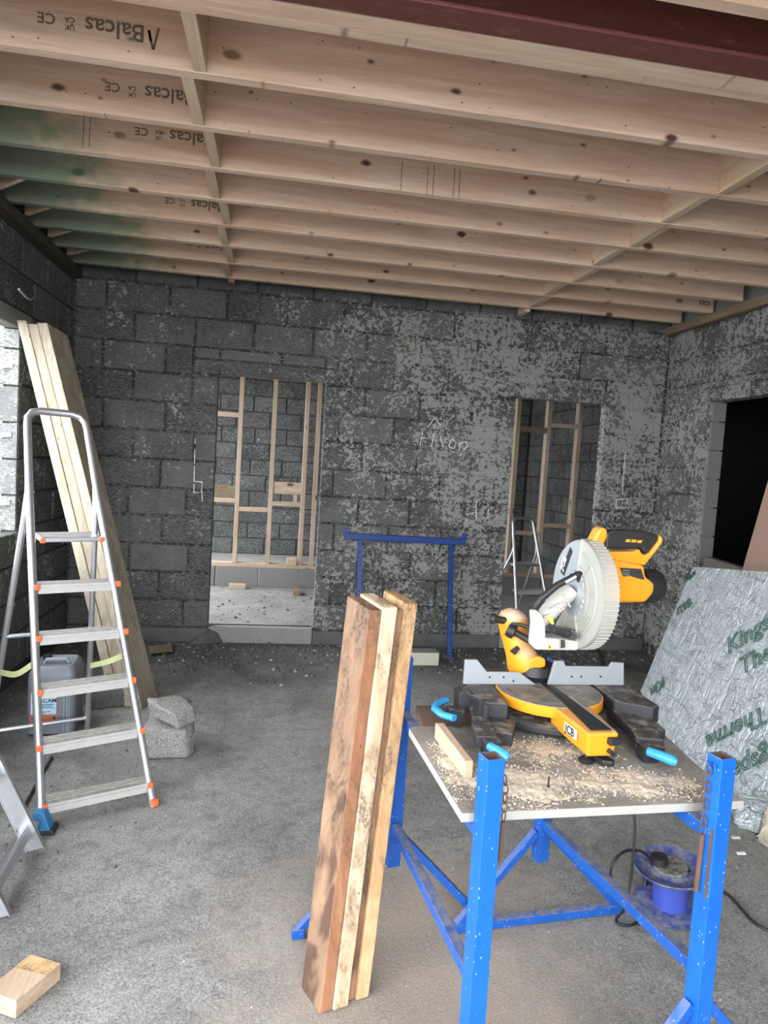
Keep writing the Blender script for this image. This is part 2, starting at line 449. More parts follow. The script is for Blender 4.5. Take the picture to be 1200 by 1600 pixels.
# --- clear polycarbonate guard, dusty
k = N('clear_guard', 0.28)
k.col((0.93, 0.93, 0.84))
k.b.inputs['Transmission Weight'].default_value = 0.6
k.b.inputs['IOR'].default_value = 1.2
M['clear_guard'] = k.m
k = N('ceiling_deck', 0.9)
k.col(k.mix(k.noise(k.pos(), 20, 4), (0.30, 0.22, 0.15), (0.42, 0.32, 0.22))); M['ceiling_deck'] = k.m
plain('outside_ground', (0.22, 0.21, 0.19), 0.95, var=0.3, scale=6)


# ------------------------------------------------------------------ mesh helpers
class MB:
    def __init__(self):
        self.v, self.f, self.mi = [], [], []

    def add(self, vs, fs, mi=0):
        b = len(self.v)
        self.v += [Vector(p) for p in vs]
        self.f += [tuple(b + i for i in f) for f in fs]
        self.mi += [mi] * len(fs)
        return self

    def hexa(self, p, mi=0):
        """8 corners: bottom ring 0-3, top ring 4-7 in the same order"""
        return self.add(p, [(3, 2, 1, 0), (4, 5, 6, 7), (0, 1, 5, 4), (1, 2, 6, 5), (2, 3, 7, 6), (3, 0, 4, 7)], mi)

    def box(self, lo, hi, mi=0):
        x0, y0, z0 = lo; x1, y1, z1 = hi
        return self.hexa([(x0, y0, z0), (x1, y0, z0), (x1, y1, z0), (x0, y1, z0), (x0, y0, z1), (x1, y0, z1), (x1, y1, z1), (x0, y1, z1)], mi)

    def bar(self, a, b, w, h, up=(0, 0, 1), mi=0, off=(0, 0)):
        """box along a->b, w across (perpendicular to up), h along up"""
        a, b = Vector(a), Vector(b)
        d = (b - a).normalized(); up = Vector(up)
        s = d.cross(up)
        if s.length < 1e-4: s = d.cross(Vector((0, 1, 0)))
        s.normalize(); t = s.cross(d).normalized()
        o = s * off[0] + t * off[1]
        q = [(-w / 2, -h / 2), (w / 2, -h / 2), (w / 2, h / 2), (-w / 2, h / 2)]
        return self.hexa([a + o + s * i + t * j for i, j in q] + [b + o + s * i + t * j for i, j in q], mi)

    def prism(self, pts, ext, mi=0):
        """planar polygon swept by the vector ext"""
        n = len(pts); ext = Vector(ext); pts = [Vector(p) for p in pts]
        return self.add(pts + [p + ext for p in pts], [tuple(range(n))[::-1], tuple(range(n, 2 * n))] + [(i, (i + 1) % n, n + (i + 1) % n, n + i) for i in range(n)], mi)

    def tube(self, pts, r, n=10, mi=0, cap=True, flat=1.0):
        pts = [Vector(p) for p in pts]
        rs = r if isinstance(r, (list, tuple)) else [r] * len(pts)
        vs = []; ref = None
        for i, p in enumerate(pts):
            d = (pts[min(i + 1, len(pts) - 1)] - pts[max(i - 1, 0)]).normalized()
            if ref is None:
                ref = d.cross(Vector((0, 0, 1)))
                if ref.length < 0.05: ref = d.cross(Vector((0, 1, 0)))
            ref = (ref - d * ref.dot(d)).normalized()
            t = d.cross(ref)
            for j in range(n):
                a = 2 * math.pi * j / n
                vs.append(p + (ref * math.cos(a) + t * math.sin(a) * flat) * rs[i])
        fs = []
        for i in range(len(pts) - 1):
            for j in range(n):
                fs.append((i * n + j, i * n + (j + 1) % n, (i + 1) * n + (j + 1) % n, (i + 1) * n + j))
        if cap:
            fs.append(tuple(range(n))[::-1]); fs.append(tuple((len(pts) - 1) * n + j for j in range(n)))
        return self.add(vs, fs, mi)

    def lathe(self, prof, c, axis=(0, 0, 1), n=32, mi=0, a0=0.0, a1=2 * math.pi, close=False):
        """prof: (radius, distance along the axis); swept round axis at c"""
        axis = Vector(axis).normalized(); c = Vector(c)
        s = axis.cross(Vector((0, 0, 1)))
        if s.length < 1e-3: s = Vector((1, 0, 0))
        s.normalize(); t = axis.cross(s)
        full = abs(a1 - a0 - 2 * math.pi) < 1e-6
        m = n if full else n + 1
        vs = []
        for i in range(m):
            a = a0 + (a1 - a0) * i / n
            dr = s * math.cos(a) + t * math.sin(a)
            vs += [c + dr * r + axis * h for r, h in prof]
        kk = len(prof); fs = []
        for i in range(n):
            j = (i + 1) % m
            for q in range(kk if close else kk - 1):
                q2 = (q + 1) % kk
                fs.append((i * kk + q, j * kk + q, j * kk + q2, i * kk + q2))
        return self.add(vs, fs, mi)

    def build(self, name, mats, parent=None, bevel=0.0, smooth=False, subd=0):
        me = bpy.data.meshes.new(name)
        base = parent_world(parent)
        me.from_pydata([p - base for p in self.v], [], self.f)
        mats = mats if isinstance(mats, (list, tuple)) else [mats]
        for m in mats: me.materials.append(M[m])
        if len(mats) > 1:
            for pl, i in zip(me.polygons, self.mi): pl.material_index = i
        bm = bmesh.new(); bm.from_mesh(me)
        bmesh.ops.remove_doubles(bm, verts=bm.verts, dist=1e-5)
        bmesh.ops.recalc_face_normals(bm, faces=bm.faces)
        bm.to_mesh(me); bm.free()
        if smooth:
            for pl in me.polygons: pl.use_smooth = True
        o = bpy.data.objects.new(name, me)
        COL.objects.link(o)
        if parent: o.parent = parent
        if bevel:
            b = o.modifiers.new('bevel', 'BEVEL'); b.width = bevel; b.segments = 2; b.limit_method = 'ANGLE'; b.angle_limit = 0.6
        if subd:
            b = o.modifiers.new('subd', 'SUBSURF'); b.levels = subd; b.render_levels = subd
        if smooth:
            try:
                o.data.set_sharp_from_angle(angle=0.7)
            except Exception:
                pass
        return o


def parent_world(p):
    v = Vector((0, 0, 0))
    while p is not None:
        v += p.location
        p = p.parent
    return v


def tag(o, label, cat, group=None):
    o['label'] = label; o['category'] = cat
    if group: o['group'] = group
    return o


def thing(name, label, cat, loc, group=None):
    o = bpy.data.objects.new(name, None)
    COL.objects.link(o)
    o.location = loc
    o.empty_display_size = 0.05
    return tag(o, label, cat, group)


def struct(o):
    o['kind'] = 'structure'
    return o


def stuff(o):
    o['kind'] = 'stuff'
    return o


def text(name, body, size, mat, parent, origin, xdir, ydir, depth=0.0006, outline=0.0, align='LEFT'):
    cu = bpy.data.curves.new(name, 'FONT')
    cu.body = body; cu.size = size; cu.align_x = align
    cu.extrude = depth
    cu.resolution_u = 3
    cu.offset = 0.0 if outline else size * 0.012
    if outline:
        cu.fill_mode = 'NONE'; cu.bevel_depth = outline; cu.extrude = 0; cu.bevel_resolution = 1
    cu.materials.append(M[mat])
    o = bpy.data.objects.new(name, cu)
    COL.objects.link(o)
    x = Vector(xdir).normalized(); y = Vector(ydir).normalized(); z = x.cross(y)
    loc = Vector(origin) - parent_world(parent)
    o.matrix_world = Matrix(((x.x, y.x, z.x, loc.x), (x.y, y.y, z.y, loc.y), (x.z, y.z, z.z, loc.z), (0, 0, 0, 1)))
    if parent: o.parent = parent
    bpy.context.view_layer.update()
    me = bpy.data.meshes.new_from_object(o.evaluated_get(bpy.context.evaluated_depsgraph_get()))
    me.name = name
    r = bpy.data.objects.new(name + '_print', me)
    COL.objects.link(r)
    r.matrix_local = o.matrix_local
    r.parent = parent
    r.matrix_local = Matrix(((x.x, y.x, z.x, loc.x), (x.y, y.y, z.y, loc.y), (x.z, y.z, z.z, loc.z), (0, 0, 0, 1)))
    if not me.materials: me.materials.append(M[mat])
    bpy.data.objects.remove(o)
    r.name = name
    return r


# ------------------------------------------------------------------ room shell
XL, XR, YF, ZC = -1.57, 3.224, 5.46, 3.03
ROW0, ROW = 0.088, 0.2195

fl = MB()
nx, ny = 60, 84
for i in range(nx + 1):
    for j in range(ny + 1):
        x = -1.75 + 5.3 * i / nx; y = -1.2 + 6.72 * j / ny
        fl.v.append(Vector((x, y, -0.004 * random.random())))
for i in range(nx):
    for j in range(ny):
        a = i * (ny + 1) + j
        fl.f.append((a, a + ny + 1, a + ny + 2, a + 1)); fl.mi.append(0)
floor = struct(fl.build('floor', 'concrete_floor', smooth=True))
g = MB(); g.box((-1.75, 5.52, 0.0), (3.80, 9.75, 0.131)); struct(g.build('floor', 'concrete_floor'))
g = MB(); g.box((-9, -12, -0.25), (9, 12, -0.08)); struct(g.build('ground', 'outside_ground'))  # unseen ground outside, added to bounce daylight in through the openings
g = MB(); g.box((-1.75, -1.0, 3.03), (3.80, 9.75, 3.06)); struct(g.build('ceiling', 'ceiling_deck'))  # unseen deck, added so sky light does not leak in from above


def block_mesh(mat):
    bm = bmesh.new()
    bmesh.ops.create_cube(bm, size=1.0)
    for v in bm.verts: v.co = Vector((v.co.x * 0.436, v.co.y * 0.09, v.co.z * 0.208))
    bmesh.ops.bevel(bm, geom=list(bm.edges), offset=0.006, segments=1, affect='EDGES', profile=0.5)
    me = bpy.data.meshes.new('block'); bm.to_mesh(me); bm.free()
    me.materials.append(M[mat])
    return me


def block_wall(wall, me, bare, origin, ax, nrm, u0, u1, z1, zones, seed, skip=None, z0=ROW0):
    """lay blocks over a wall face; ax = direction along it, nrm = out of the face"""
    rng = random.Random(seed)
    ax, nrm, origin = Vector(ax), Vector(nrm), Vector(origin)
    base = parent_world(wall)
    rot = Matrix((ax, -nrm, Vector((0, 0, 1)))).transposed().to_euler()
    z = z0; row = 0
    while z < z1 - 0.02:
        zt = min(z + ROW, z1)
        cuts = [(u0, u1, z, zt)]
        for (a, b, za, zb) in zones:
            new = []
            for (p, q, zz, zy) in cuts:
                if b <= p or a >= q or zb <= zz or za >= zy: new.append((p, q, zz, zy)); continue
                if a > p: new.append((p, a, zz, zy))
                if b < q: new.append((b, q, zz, zy))
                if zb < zy - 0.03: new.append((max(p, a), min(q, b), zb, zy))
                if za > zz + 0.03: new.append((max(p, a), min(q, b), zz, za))
            cuts = new
        ph = (row % 2) * 0.225 + rng.uniform(-0.03, 0.03)
        for (p, q, zz, zy) in cuts:
            js = [p]
            t = u0 - 0.45 + ph
            while t < q:
                if t > p + 0.07 and t < q - 0.07: js.append(t + rng.uniform(-0.012, 0.012))
                t += 0.446
            js.append(q)
            for a, b in zip(js, js[1:]):
                ln = b - a - 0.017; hh = zy - zz - 0.016
                if ln < 0.03 or hh < 0.02: continue
                um, zm = (a + b) / 2, (zz + zy) / 2
                if skip and skip(um, zm): continue
                o = bpy.data.objects.new('block', me if not (bare and bare(um, zm)) else BARE)
                COL.objects.link(o)
                c = origin + ax * um + Vector((0, 0, zm)) - nrm * (0.045 + rng.uniform(-0.0025, 0.004))
                o.parent = wall
                o.location = c - base
                o.rotation_euler = rot
                o.scale = (ln / 0.436, 1, hh / 0.208)
        z = zt; row += 1


def core(name, rects, axis, d0, d1, mat='mortar'):
    """wall core made of rectangles (u0,u1,z0,z1) between the depths d0 and d1"""
    m = MB()
    for (a, b, za, zb) in rects:
        if axis == 'x': m.box((a, d0, za), (b, d1, zb))
        else: m.box((d0, a, za), (d1, b, zb))
    return struct(m.build(name, mat))


BARE = block_mesh('bare_block')
# far wall with two door openings
LD = (-0.499, 0.318, 2.117); RD = (1.912, 2.690, 2.117); SILL = 0.131
wf = core('wall_far', [(-1.75, LD[0] - 0.01, 0.0, ZC), (LD[1] + 0.01, RD[0] - 0.01, 0.0, ZC), (RD[1] + 0.01, 3.78, 0.0, ZC),
                       (LD[0] - 0.01, LD[1] + 0.01, 2.13, ZC), (RD[0] - 0.01, RD[1] + 0.01, 2.13, ZC),
                       (LD[0] - 0.01, LD[1] + 0.01, 0.0, SILL - 0.01), (RD[0] - 0.01, RD[1] + 0.01, 0.0, SILL - 0.01)], 'x', YF + 0.010, YF + 0.094, 'mortar_far')
bf = block_mesh('block_far')
zones = [(LD[0], LD[1], 0.0, 2.117), (RD[0], RD[1], 0.0, 2.117), (LD[0] - 0.20, LD[1] + 0.22, 2.117, 2.225), (RD[0] - 0.18, RD[1] + 0.2, 2.117, 2.225)]
block_wall(wf, bf, lambda a, z: z > 2.74 and False, (0, YF, 0), (1, 0, 0), (0, -1, 0), XL, XR, ZC, zones, 3, z0=0.112 + 0.006)
for d in (LD, RD):
    m = MB(); m.box((d[0] - 0.195, YF - 0.001, 2.119), (d[1] + 0.205, YF + 0.098, 2.219)); m.build('lintel', 'block_far', wf, bevel=0.004)
for d in (LD, RD):                       # concrete threshold in each opening
    m = MB(); m.box((d[0] - 0.004, YF - 0.006, 0.0), (d[1] + 0.004, YF + 0.1, SILL)); m.build('threshold', 'cut_concrete', wf, bevel=0.008)
m = MB()
for a, b in ((XL, LD[0] - 0.01), (LD[1] + 0.01, RD[0] - 0.01), (RD[1] + 0.01, XR)):
    m.box((a, YF - 0.008, 0.0), (b, YF + 0.02, 0.112))
m.build('footing_strip', 'footing', wf, bevel=0.006)

# left wall with the window opening
WY0, WY1, WZ0, WZ1 = 2.2, 4.405, 0.955, 2.175
wl = core('wall_left', [(-1.0, -0.7, 0, ZC), (1.5, WY0 - 0.01, 0, ZC), (-0.7, 1.5, 2.3, ZC), (WY1 + 0.01, 5.75, 0, ZC), (WY0 - 0.01, WY1 + 0.01, 0, WZ0 - 0.01), (WY0 - 0.01, WY1 + 0.01, WZ1 + 0.1, ZC),
                        (9.25, 9.75, 0, ZC), (5.75, 9.25, 0, 0.3), (5.75, 9.25, 2.6, ZC)], 'y', XL - 0.094, XL - 0.010)  # full-height gap nearest the camera is added to let in side light
bl = block_mesh('block_left')
block_wall(wl, bl, None, (XL, 0, 0), (0, 1, 0), (1, 0, 0), 1.51, YF - 0.005, 2.73, [(WY0, WY1, WZ0, WZ1), (WY0 - 0.2, WY1 + 0.2, WZ1, WZ1 + 0.105)], 5)
m = MB(); m.box((XL - 0.1, WY0 - 0.18, WZ1), (XL + 0.002, WY1 + 0.18, WZ1 + 0.1)); m.build('lintel', 'bare_block', wl, bevel=0.004)
for q, z in enumerate((1.12, 1.53, 1.94)):     # foil wall ties sticking out of the reveal
    m = MB(); m.hexa([(XL - 0.10, WY1 - 0.035, z - 0.012), (XL - 0.035, WY1 - 0.012, z), (XL - 0.035, WY1 - 0.008, z + 0.002), (XL - 0.10, WY1 - 0.01, z - 0.01),
                      (XL - 0.10, WY1 - 0.035, z + 0.02), (XL - 0.035, WY1 - 0.012, z + 0.026), (XL - 0.035, WY1 - 0.008, z + 0.026), (XL - 0.10, WY1 - 0.01, z + 0.024)])
    m.build('wall_tie', 'foil', wl)
z = WZ0
while z < WZ1 - 0.02:                      # block ends in the window reveal
    zt = min(z + 0.2195, WZ1)
    m = MB(); m.box((XL - 0.26, WY1 - 0.003, z + 0.006), (XL - 0.004, WY1 + 0.05, zt - 0.006)); m.build('block', 'reveal_block', wl, bevel=0.004)
    z = zt

# right wall with a doorway into an unlit room
DY0, DY1, DZ = 3.75, 4.785, 2.128
wr = core('wall_right', [(-1.0, DY0 - 0.01, 0, ZC - 0.3), (DY1 + 0.01, 5.56, 0, ZC - 0.3), (DY0 - 0.01, DY1 + 0.01, DZ + 0.1, ZC - 0.3)], 'y', XR + 0.010, XR + 0.105, 'mortar_right')
br = block_mesh('block_right')
block_wall(wr, br, None, (XR, 0, 0), (0, -1, 0), (-1, 0, 0), -(YF - 0.005), -2.2, 2.73, [(-DY1, -DY0, 0, DZ), (-DY1 - 0.2, -DY0 + 0.2, DZ, DZ + 0.1)], 9)
m = MB(); m.box((XR - 0.002, DY0 - 0.19, DZ), (XR + 0.115, DY1 + 0.19, DZ + 0.1)); m.build('lintel', 'block_right', wr, bevel=0.004)
z = 0.0                                   # pale block ends showing in the reveal
for i in range(10):
    zt = min(z + 0.2195, DZ - 0.002)
    if zt - z > 0.03:
        m = MB(); m.box((XR + 0.003, DY1 - 0.004, z + 0.004), (XR + 0.118, DY1 + 0.04, zt - 0.004)); m.build('block', 'bare_block', wr, bevel=0.004)
    z = zt
g = MB(); g.box((3.235, -1.0, 2.80), (XR + 0.26, 5.55, ZC)); struct(g.build('wall_right_outer', 'bare_block'))
g = MB(); g.box((1.3, -1.09, 0.0), (3.5, -1.0, ZC)); struct(g.build('wall_front_light_block', 'bare_block'))  # unseen wall, added to block daylight from behind on the right
# the unlit room
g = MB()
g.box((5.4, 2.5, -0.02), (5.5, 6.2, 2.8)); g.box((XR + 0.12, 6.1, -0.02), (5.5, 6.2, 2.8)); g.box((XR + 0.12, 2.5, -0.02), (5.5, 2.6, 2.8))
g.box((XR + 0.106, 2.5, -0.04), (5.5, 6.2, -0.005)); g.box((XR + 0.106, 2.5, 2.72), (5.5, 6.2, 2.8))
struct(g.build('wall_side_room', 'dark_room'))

# rooms seen through the far openings
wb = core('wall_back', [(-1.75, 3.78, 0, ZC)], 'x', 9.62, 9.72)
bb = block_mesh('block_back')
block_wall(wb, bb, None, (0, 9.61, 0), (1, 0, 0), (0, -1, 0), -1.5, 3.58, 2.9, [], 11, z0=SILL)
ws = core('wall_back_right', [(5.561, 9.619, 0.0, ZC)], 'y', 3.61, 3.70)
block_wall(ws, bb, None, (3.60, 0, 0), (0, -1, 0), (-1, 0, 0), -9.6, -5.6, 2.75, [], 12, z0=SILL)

# ------------------------------------------------------------------ roof timbers and steel
ORD = ['first', 'second', 'third', 'fourth', 'fifth', 'sixth', 'seventh', 'eighth', 'ninth']
JY = [2.51, 2.903, 3.293, 3.683, 4.073, 4.466, 4.857, 5.245]
TH = 0.044
joists = []
for i, y in enumerate(JY):
    t = thing('ceiling_joist', 'pine ceiling joist, %s beyond the paired joists beside the red steel beam' % ORD[i], 'joist', (0.8, y + TH / 2, 2.8), 'ceiling joists beyond the steel beam')
    m = MB(); m.box((-1.60, y, 2.8), (3.205 - 0.02 * (i % 3), y + TH, 3.025)); m.build('timber', 'pine_x', t, bevel=0.002)
    joists.append(t)
for i, (a, b, lab) in enumerate(((2.076, 2.120, 'paired pine joist touching the red steel beam'), (2.145, 2.189, 'paired pine joist on the far side of the pair by the red steel beam'))):
    t = thing('ceiling_joist', lab, 'joist', (0.8, a, 2.8), 'paired joists beside the beam')
    m = MB(); m.box((-1.6, a, 2.8), (3.2, b if i else 2.1445, 3.025)); m.build('timber', 'pine_x', t, bevel=0.002)
for i, y in enumerate((1.772, 1.372, 0.972)):
    t = thing('ceiling_joist', 'pine joist on the near side of the red steel beam, ' + ('next to it' if i == 0 else ORD[i] + ' from it'), 'joist', (0.8, y, 2.8), 'joists on the near side of the beam')
    m = MB(); m.box((-1.6, y, 2.8), (3.2, y + TH, 3.025)); m.build('timber', 'pine_x', t, bevel=0.002)

t = thing('steel_beam', 'dark red oxide steel beam running across the top of the picture', 'beam', (0.8, 2.02, 2.8))
m = MB(); m.box((-1.7, 1.972, 2.798), (3.4, 2.068, 2.811)); m.build('bottom_flange', 'red_oxide', t, bevel=0.003)
m = MB(); m.box((-1.7, 2.012, 2.811), (3.4, 2.022, 3.012)); m.build('web', 'red_oxide', t)
m = MB(); m.box((-1.7, 1.972, 3.012), (3.4, 2.068, 3.024)); m.build('top_flange', 'red_oxide', t, bevel=0.003)

t = thing('wall_plate', 'grey timber wall plate under the joist ends on the left wall', 'wall plate', (-1.57, 3, 2.735))
m = MB(); m.box((-1.625, -0.9, 2.735), (-1.52, YF - 0.004, 2.799)); m.build('timber', 'grey_plate', t, bevel=0.003)
t = thing('wall_plate', 'brown timber wall plate under the joist ends on the right wall', 'wall plate', (3.2, 3, 2.735))
m = MB(); m.box((3.178, -0.9, 2.735), (3.30, YF - 0.004, 2.799)); m.build('timber', 'old_plate', t, bevel=0.003)

# noggins: left row and right row
edges = [2.189] + JY
NL = [-0.314, -0.364, -0.333, -0.367, -0.340, -0.383, -0.373, -0.421]
NR = [1.86, 1.88, 1.839, 1.879, 1.841, 1.884, 1.836, 1.88]
for i in range(8):
    y0 = (edges[i] + (TH if i else 0)) + 0.0005; y1 = JY[i] - 0.0005
    where = 'between the paired joists and the first joist' if i == 0 else 'between the %s and %s joists from the beam' % (ORD[i - 1], ORD[i])
    for row, x0 in (('left', NL[i] - 0.046), ('right', NR[i])):
        t = thing('noggin', '%s-hand row of blocking, short pine noggin %s' % (row, where), 'noggin', (x0, y0, 2.8), row + '-hand row of noggins')
        m = MB(); m.box((x0, y0, 2.803), (x0 + 0.045, y1, 3.02)); m.build('timber', 'pine_y', t, bevel=0.002)
for x, lab in ((-0.45, 'left-hand stub of timber wedged between the last joist and the far wall'), (1.86, 'right-hand stub of timber wedged between the last joist and the far wall')):
    t = thing('noggin', lab, 'noggin', (x, 5.3, 2.8), 'stubs against the far wall')
    m = MB(); m.box((x, 5.29, 2.78), (x + 0.045, 5.455, 3.0)); m.build('timber', 'pine_y' if x > 0 else 'old_plate', t, bevel=0.002)
# diagonal struts at the left-hand ends
for i, y in enumerate((3.727, 4.117, 4.51, 4.901)):
    t = thing('diagonal_strut', 'short pale diagonal strut at the left joist ends, %s from the near end' % ORD[i], 'strut', (-1.42, y, 2.8), 'diagonal struts over the left wall plate')
    m = MB(); m.bar((-1.33, y + 0.004, 2.83), (-1.515, y + 0.19, 2.83), 0.024, 0.05); m.build('timber', 'pine_y', t)

# printed stamps, upside down on the near faces
XD, YD = (-1, 0, 0), (0, 0, -1)
def stamp(j, xb, zb, s, parts=('logo', 'name', 'ce'), body='Balcas'):
    y = JY[j] - 0.0012
    if 'logo' in parts:
        m = MB()
        for a, b in (((0.045, 0.0), (0.030, 0.075)), ((0.028, 0.075), (0.012, 0.012)), ((0.012, 0.012), (0.020, 0.05))):
            p0 = Vector((xb + a[0] * s / 0.07, y, zb - a[1] * s / 0.07)); p1 = Vector((xb + b[0] * s / 0.07, y, zb - b[1] * s / 0.07))
            m.bar(p0, p1, 0.008, 0.0012, up=(0, 1, 0))
        m.build('stamp_logo', 'stamp_ink', joists[j])
    text('stamp', body, s * 1.18, 'stamp_ink', joists[j], (xb, y, zb), XD, YD)
    if 'ce' in parts:
        text('stamp', 'UK\nCA', s * 0.36, 'stamp_ink', joists[j], (xb - s * 3.35, y, zb - s * 0.5), XD, YD)
        text('stamp', 'CE', s * 0.72, 'stamp_ink', joists[j], (xb - s * 4.25, y, zb - s * 0.1), XD, YD)
stamp(0, -0.522, 2.925, 0.067)
stamp(1, -0.405, 2.925, 0.067, ('name', 'ce'))
stamp(2, -0.372, 2.940, 0.067, ('name', 'ce'))
stamp(4, -0.385, 2.92, 0.064, ('name', 'ce'))
stamp(6, -0.39, 2.925, 0.062, ('name', 'ce'))
stamp(6, 3.17, 2.885, 0.062, ('name',), 'cas')

# dark pencilled and roller lines across one joist
rng = random.Random(12)
for (x0, z0), (x1, z1) in ([(-0.9328, 2.8144), (-0.9314, 2.9565)], [(-0.906, 2.8178), (-0.9046, 2.9574)], [(0.6276, 2.7944), (0.6245, 2.9333)], [(0.6557, 2.7947), (0.6555, 2.9371)], [(0.4994, 2.8029), (0.5004, 2.9326)], [(0.7563, 2.8005), (0.7561, 2.9377)], [(0.7848, 2.8009), (0.7816, 2.9349)]):
    m = MB()
    for q in range(14):
        if x0 > 0 and rng.random() < 0.0: continue
        a_, b_ = q / 14, (q + 1.05) / 14
        m.bar((x0 + (x1 - x0) * a_, JY[2] - 0.0006, z0 + (z1 - z0) * a_), (x0 + (x1 - x0) * b_, JY[2] - 0.0006, z0 + (z1 - z0) * b_), rng.uniform(0.002, 0.0045), 0.0008, up=(0, 1, 0))
    m.build('ink_line', 'stamp_ink', joists[2])

# ------------------------------------------------------------------ stud partition beyond the far wall
YS = 7.18
t = thing('dwarf_wall', 'low single course of concrete blocks under the timber stud frame in the far room', 'wall', (0, 7.2, SILL))
for i in range(11):
    m = MB(); m.box((-1.5 + 0.445 * i, YS + 0.0, SILL), (-1.5 + 0.445 * i + 0.436, YS + 0.1, SILL + 0.205)); m.build('block', 'bare_block', t, bevel=0.006)
t = thing('stud_frame', 'pine stud partition frame standing on the low block course in the far room', 'frame', (0.2, YS + 0.05, 0.336))
m = MB(); m.box((-1.5, YS, 0.3365), (3.58, YS + 0.09, 0.38)); m.build('sole_plate', 'pine_rail', t, bevel=0.002)
m = MB(); m.box((-1.5, YS, 2.72), (3.58, YS + 0.09, 2.765)); m.build('head_plate', 'pine_rail', t, bevel=0.002)
for x in (-1.0, -0.425, -0.085, 0.252, 0.375, 0.80, 1.25, 1.70, 2.15, 2.548, 2.905, 3.262):
    m = MB(); m.box((x - 0.0225, YS, 0.3805), (x + 0.0225, YS + 0.09, 2.7195)); m.build('stud', 'pine_z', t, bevel=0.002)
def rail(x0, x1, z, h=0.045, mat='pine_rail', d=0.09, nm='noggin', y=0.0):
    m = MB(); m.box((x0, YS + y, z - h / 2), (x1, YS + y + d, z + h / 2)); m.build(nm, mat, t, bevel=0.002)
rail(-0.977, -0.448, 1.911); rail(-0.977, -0.448, 1.027); rail(-0.402, -0.108, 0.945); rail(-0.062, 0.229, 1.02)
rail(-0.977, -0.448, 1.115, 0.13, 'old_plate', 0.02, 'backing_board', 0.03); rail(-0.062, 0.229, 1.185, 0.125, 'pine_rail', 0.02, 'backing_board', 0.01)
m = MB(); m.box((0.15, YS, 1.044), (0.19, YS + 0.045, 1.12)); m.build('packer', 'pine_z', t)
rail(2.571, 2.882, 1.975, 0.06, 'old_plate'); rail(2.928, 3.239, 2.04); rail(2.571, 2.882, 0.83); rail(2.928, 3.239, 0.93)
for (x0, x1, y0, y1, z0, h, lab, mt) in ((0.115, 0.215, 7.16, 7.28, 0.3805, 0.065, 'small pine offcut sitting on the sole plate of the far stud frame', 'pine_rail'),
                                     (-0.46, -0.29, 7.02, 7.10, SILL, 0.05, 'pine offcut on the far room floor, left of the doorway view', 'pine_rail'),
                                     (0.19, 0.26, 6.78, 6.95, SILL, 0.05, 'brown pine offcut on the far room floor, right side of the left doorway', 'old_plate')):
    m = MB(); m.box((x0, y0, z0), (x1, y1, z0 + h)); tag(m.build('timber_offcut', mt, bevel=0.002), lab, 'offcut')

# chalk marks on the far wall
def chalk(name, lab, strokes, w=0.008):
    m = MB(); rng = random.Random(len(lab))
    for st in strokes:
        for a, b in zip(st, st[1:]):
            a = Vector((a[0], YF - 0.0035, a[1])); b = Vector((b[0], YF - 0.0035, b[1])); n = max(1, int((b - a).length / 0.02)); s = (b - a) / n
            for q in range(n):
                if rng.random() < 0.14: continue
                m.bar(a + s * q, a + s * (q + 0.95), w * rng.uniform(0.6, 1.2), 0.003, up=(0, 1, 0))
    o = m.build('chalk_mark', 'chalk', wf)
    o['label'] = lab
chalk('chalk_mark', 'white chalk arrow and letters HVOP', [[(1.1689, 1.8187), (1.2222, 1.9003), (1.2798, 1.8419)], [(1.2225, 1.8952), (1.2221, 1.8224)], [(1.1288, 1.7797), (1.1154, 1.6592)], [(1.1057, 1.7262), (1.1638, 1.7352)], [(1.2253, 1.7757), (1.2116, 1.6601)],
      [(1.2801, 1.7585), (1.3023, 1.6711), (1.3294, 1.7461)], [(1.3685, 1.7278), (1.356, 1.6746), (1.4002, 1.6616), (1.4181, 1.7153), (1.3785, 1.7389), (1.3685, 1.7278)], [(1.4401, 1.7115), (1.4587, 1.6022)], [(1.4462, 1.7013), (1.4934, 1.7254), (1.5177, 1.6902), (1.4716, 1.6504)]])
chalk('chalk_mark', 'white chalk letters HL', [[(1.5487, 1.1832), (1.5516, 1.0658)], [(1.5474, 1.1244), (1.6121, 1.1436)], [(1.6216, 1.2403), (1.6336, 1.075)], [(1.7309, 1.1817), (1.7313, 1.1012), (1.682, 1.0934)]])
chalk('chalk_mark', 'white chalk line and box left of the left opening', [[(-0.6632, 1.6346), (-0.6602, 1.4364), (-0.6553, 1.1922)], [(-0.6587, 1.277), (-0.5955, 1.2756), (-0.5969, 1.1903), (-0.665, 1.1917)], [(-0.5921, 1.1906), (-0.5892, 1.1205)]])
chalk('chalk_mark', 'white chalk line and box right of the right opening', [[(2.9066, 1.73), (2.9086, 1.5164), (2.9105, 1.3679)], [(2.8623, 1.3158), (2.961, 1.332), (2.9623, 1.2546), (2.8629, 1.244), (2.8623, 1.3158)]])



# ------------------------------------------------------------------ blue trestles carrying the work boards
ZB = 0.75
def rot2(v, a):
    return Vector((v[0] * math.cos(a) - v[1] * math.sin(a), v[0] * math.sin(a) + v[1] * math.cos(a), 0))

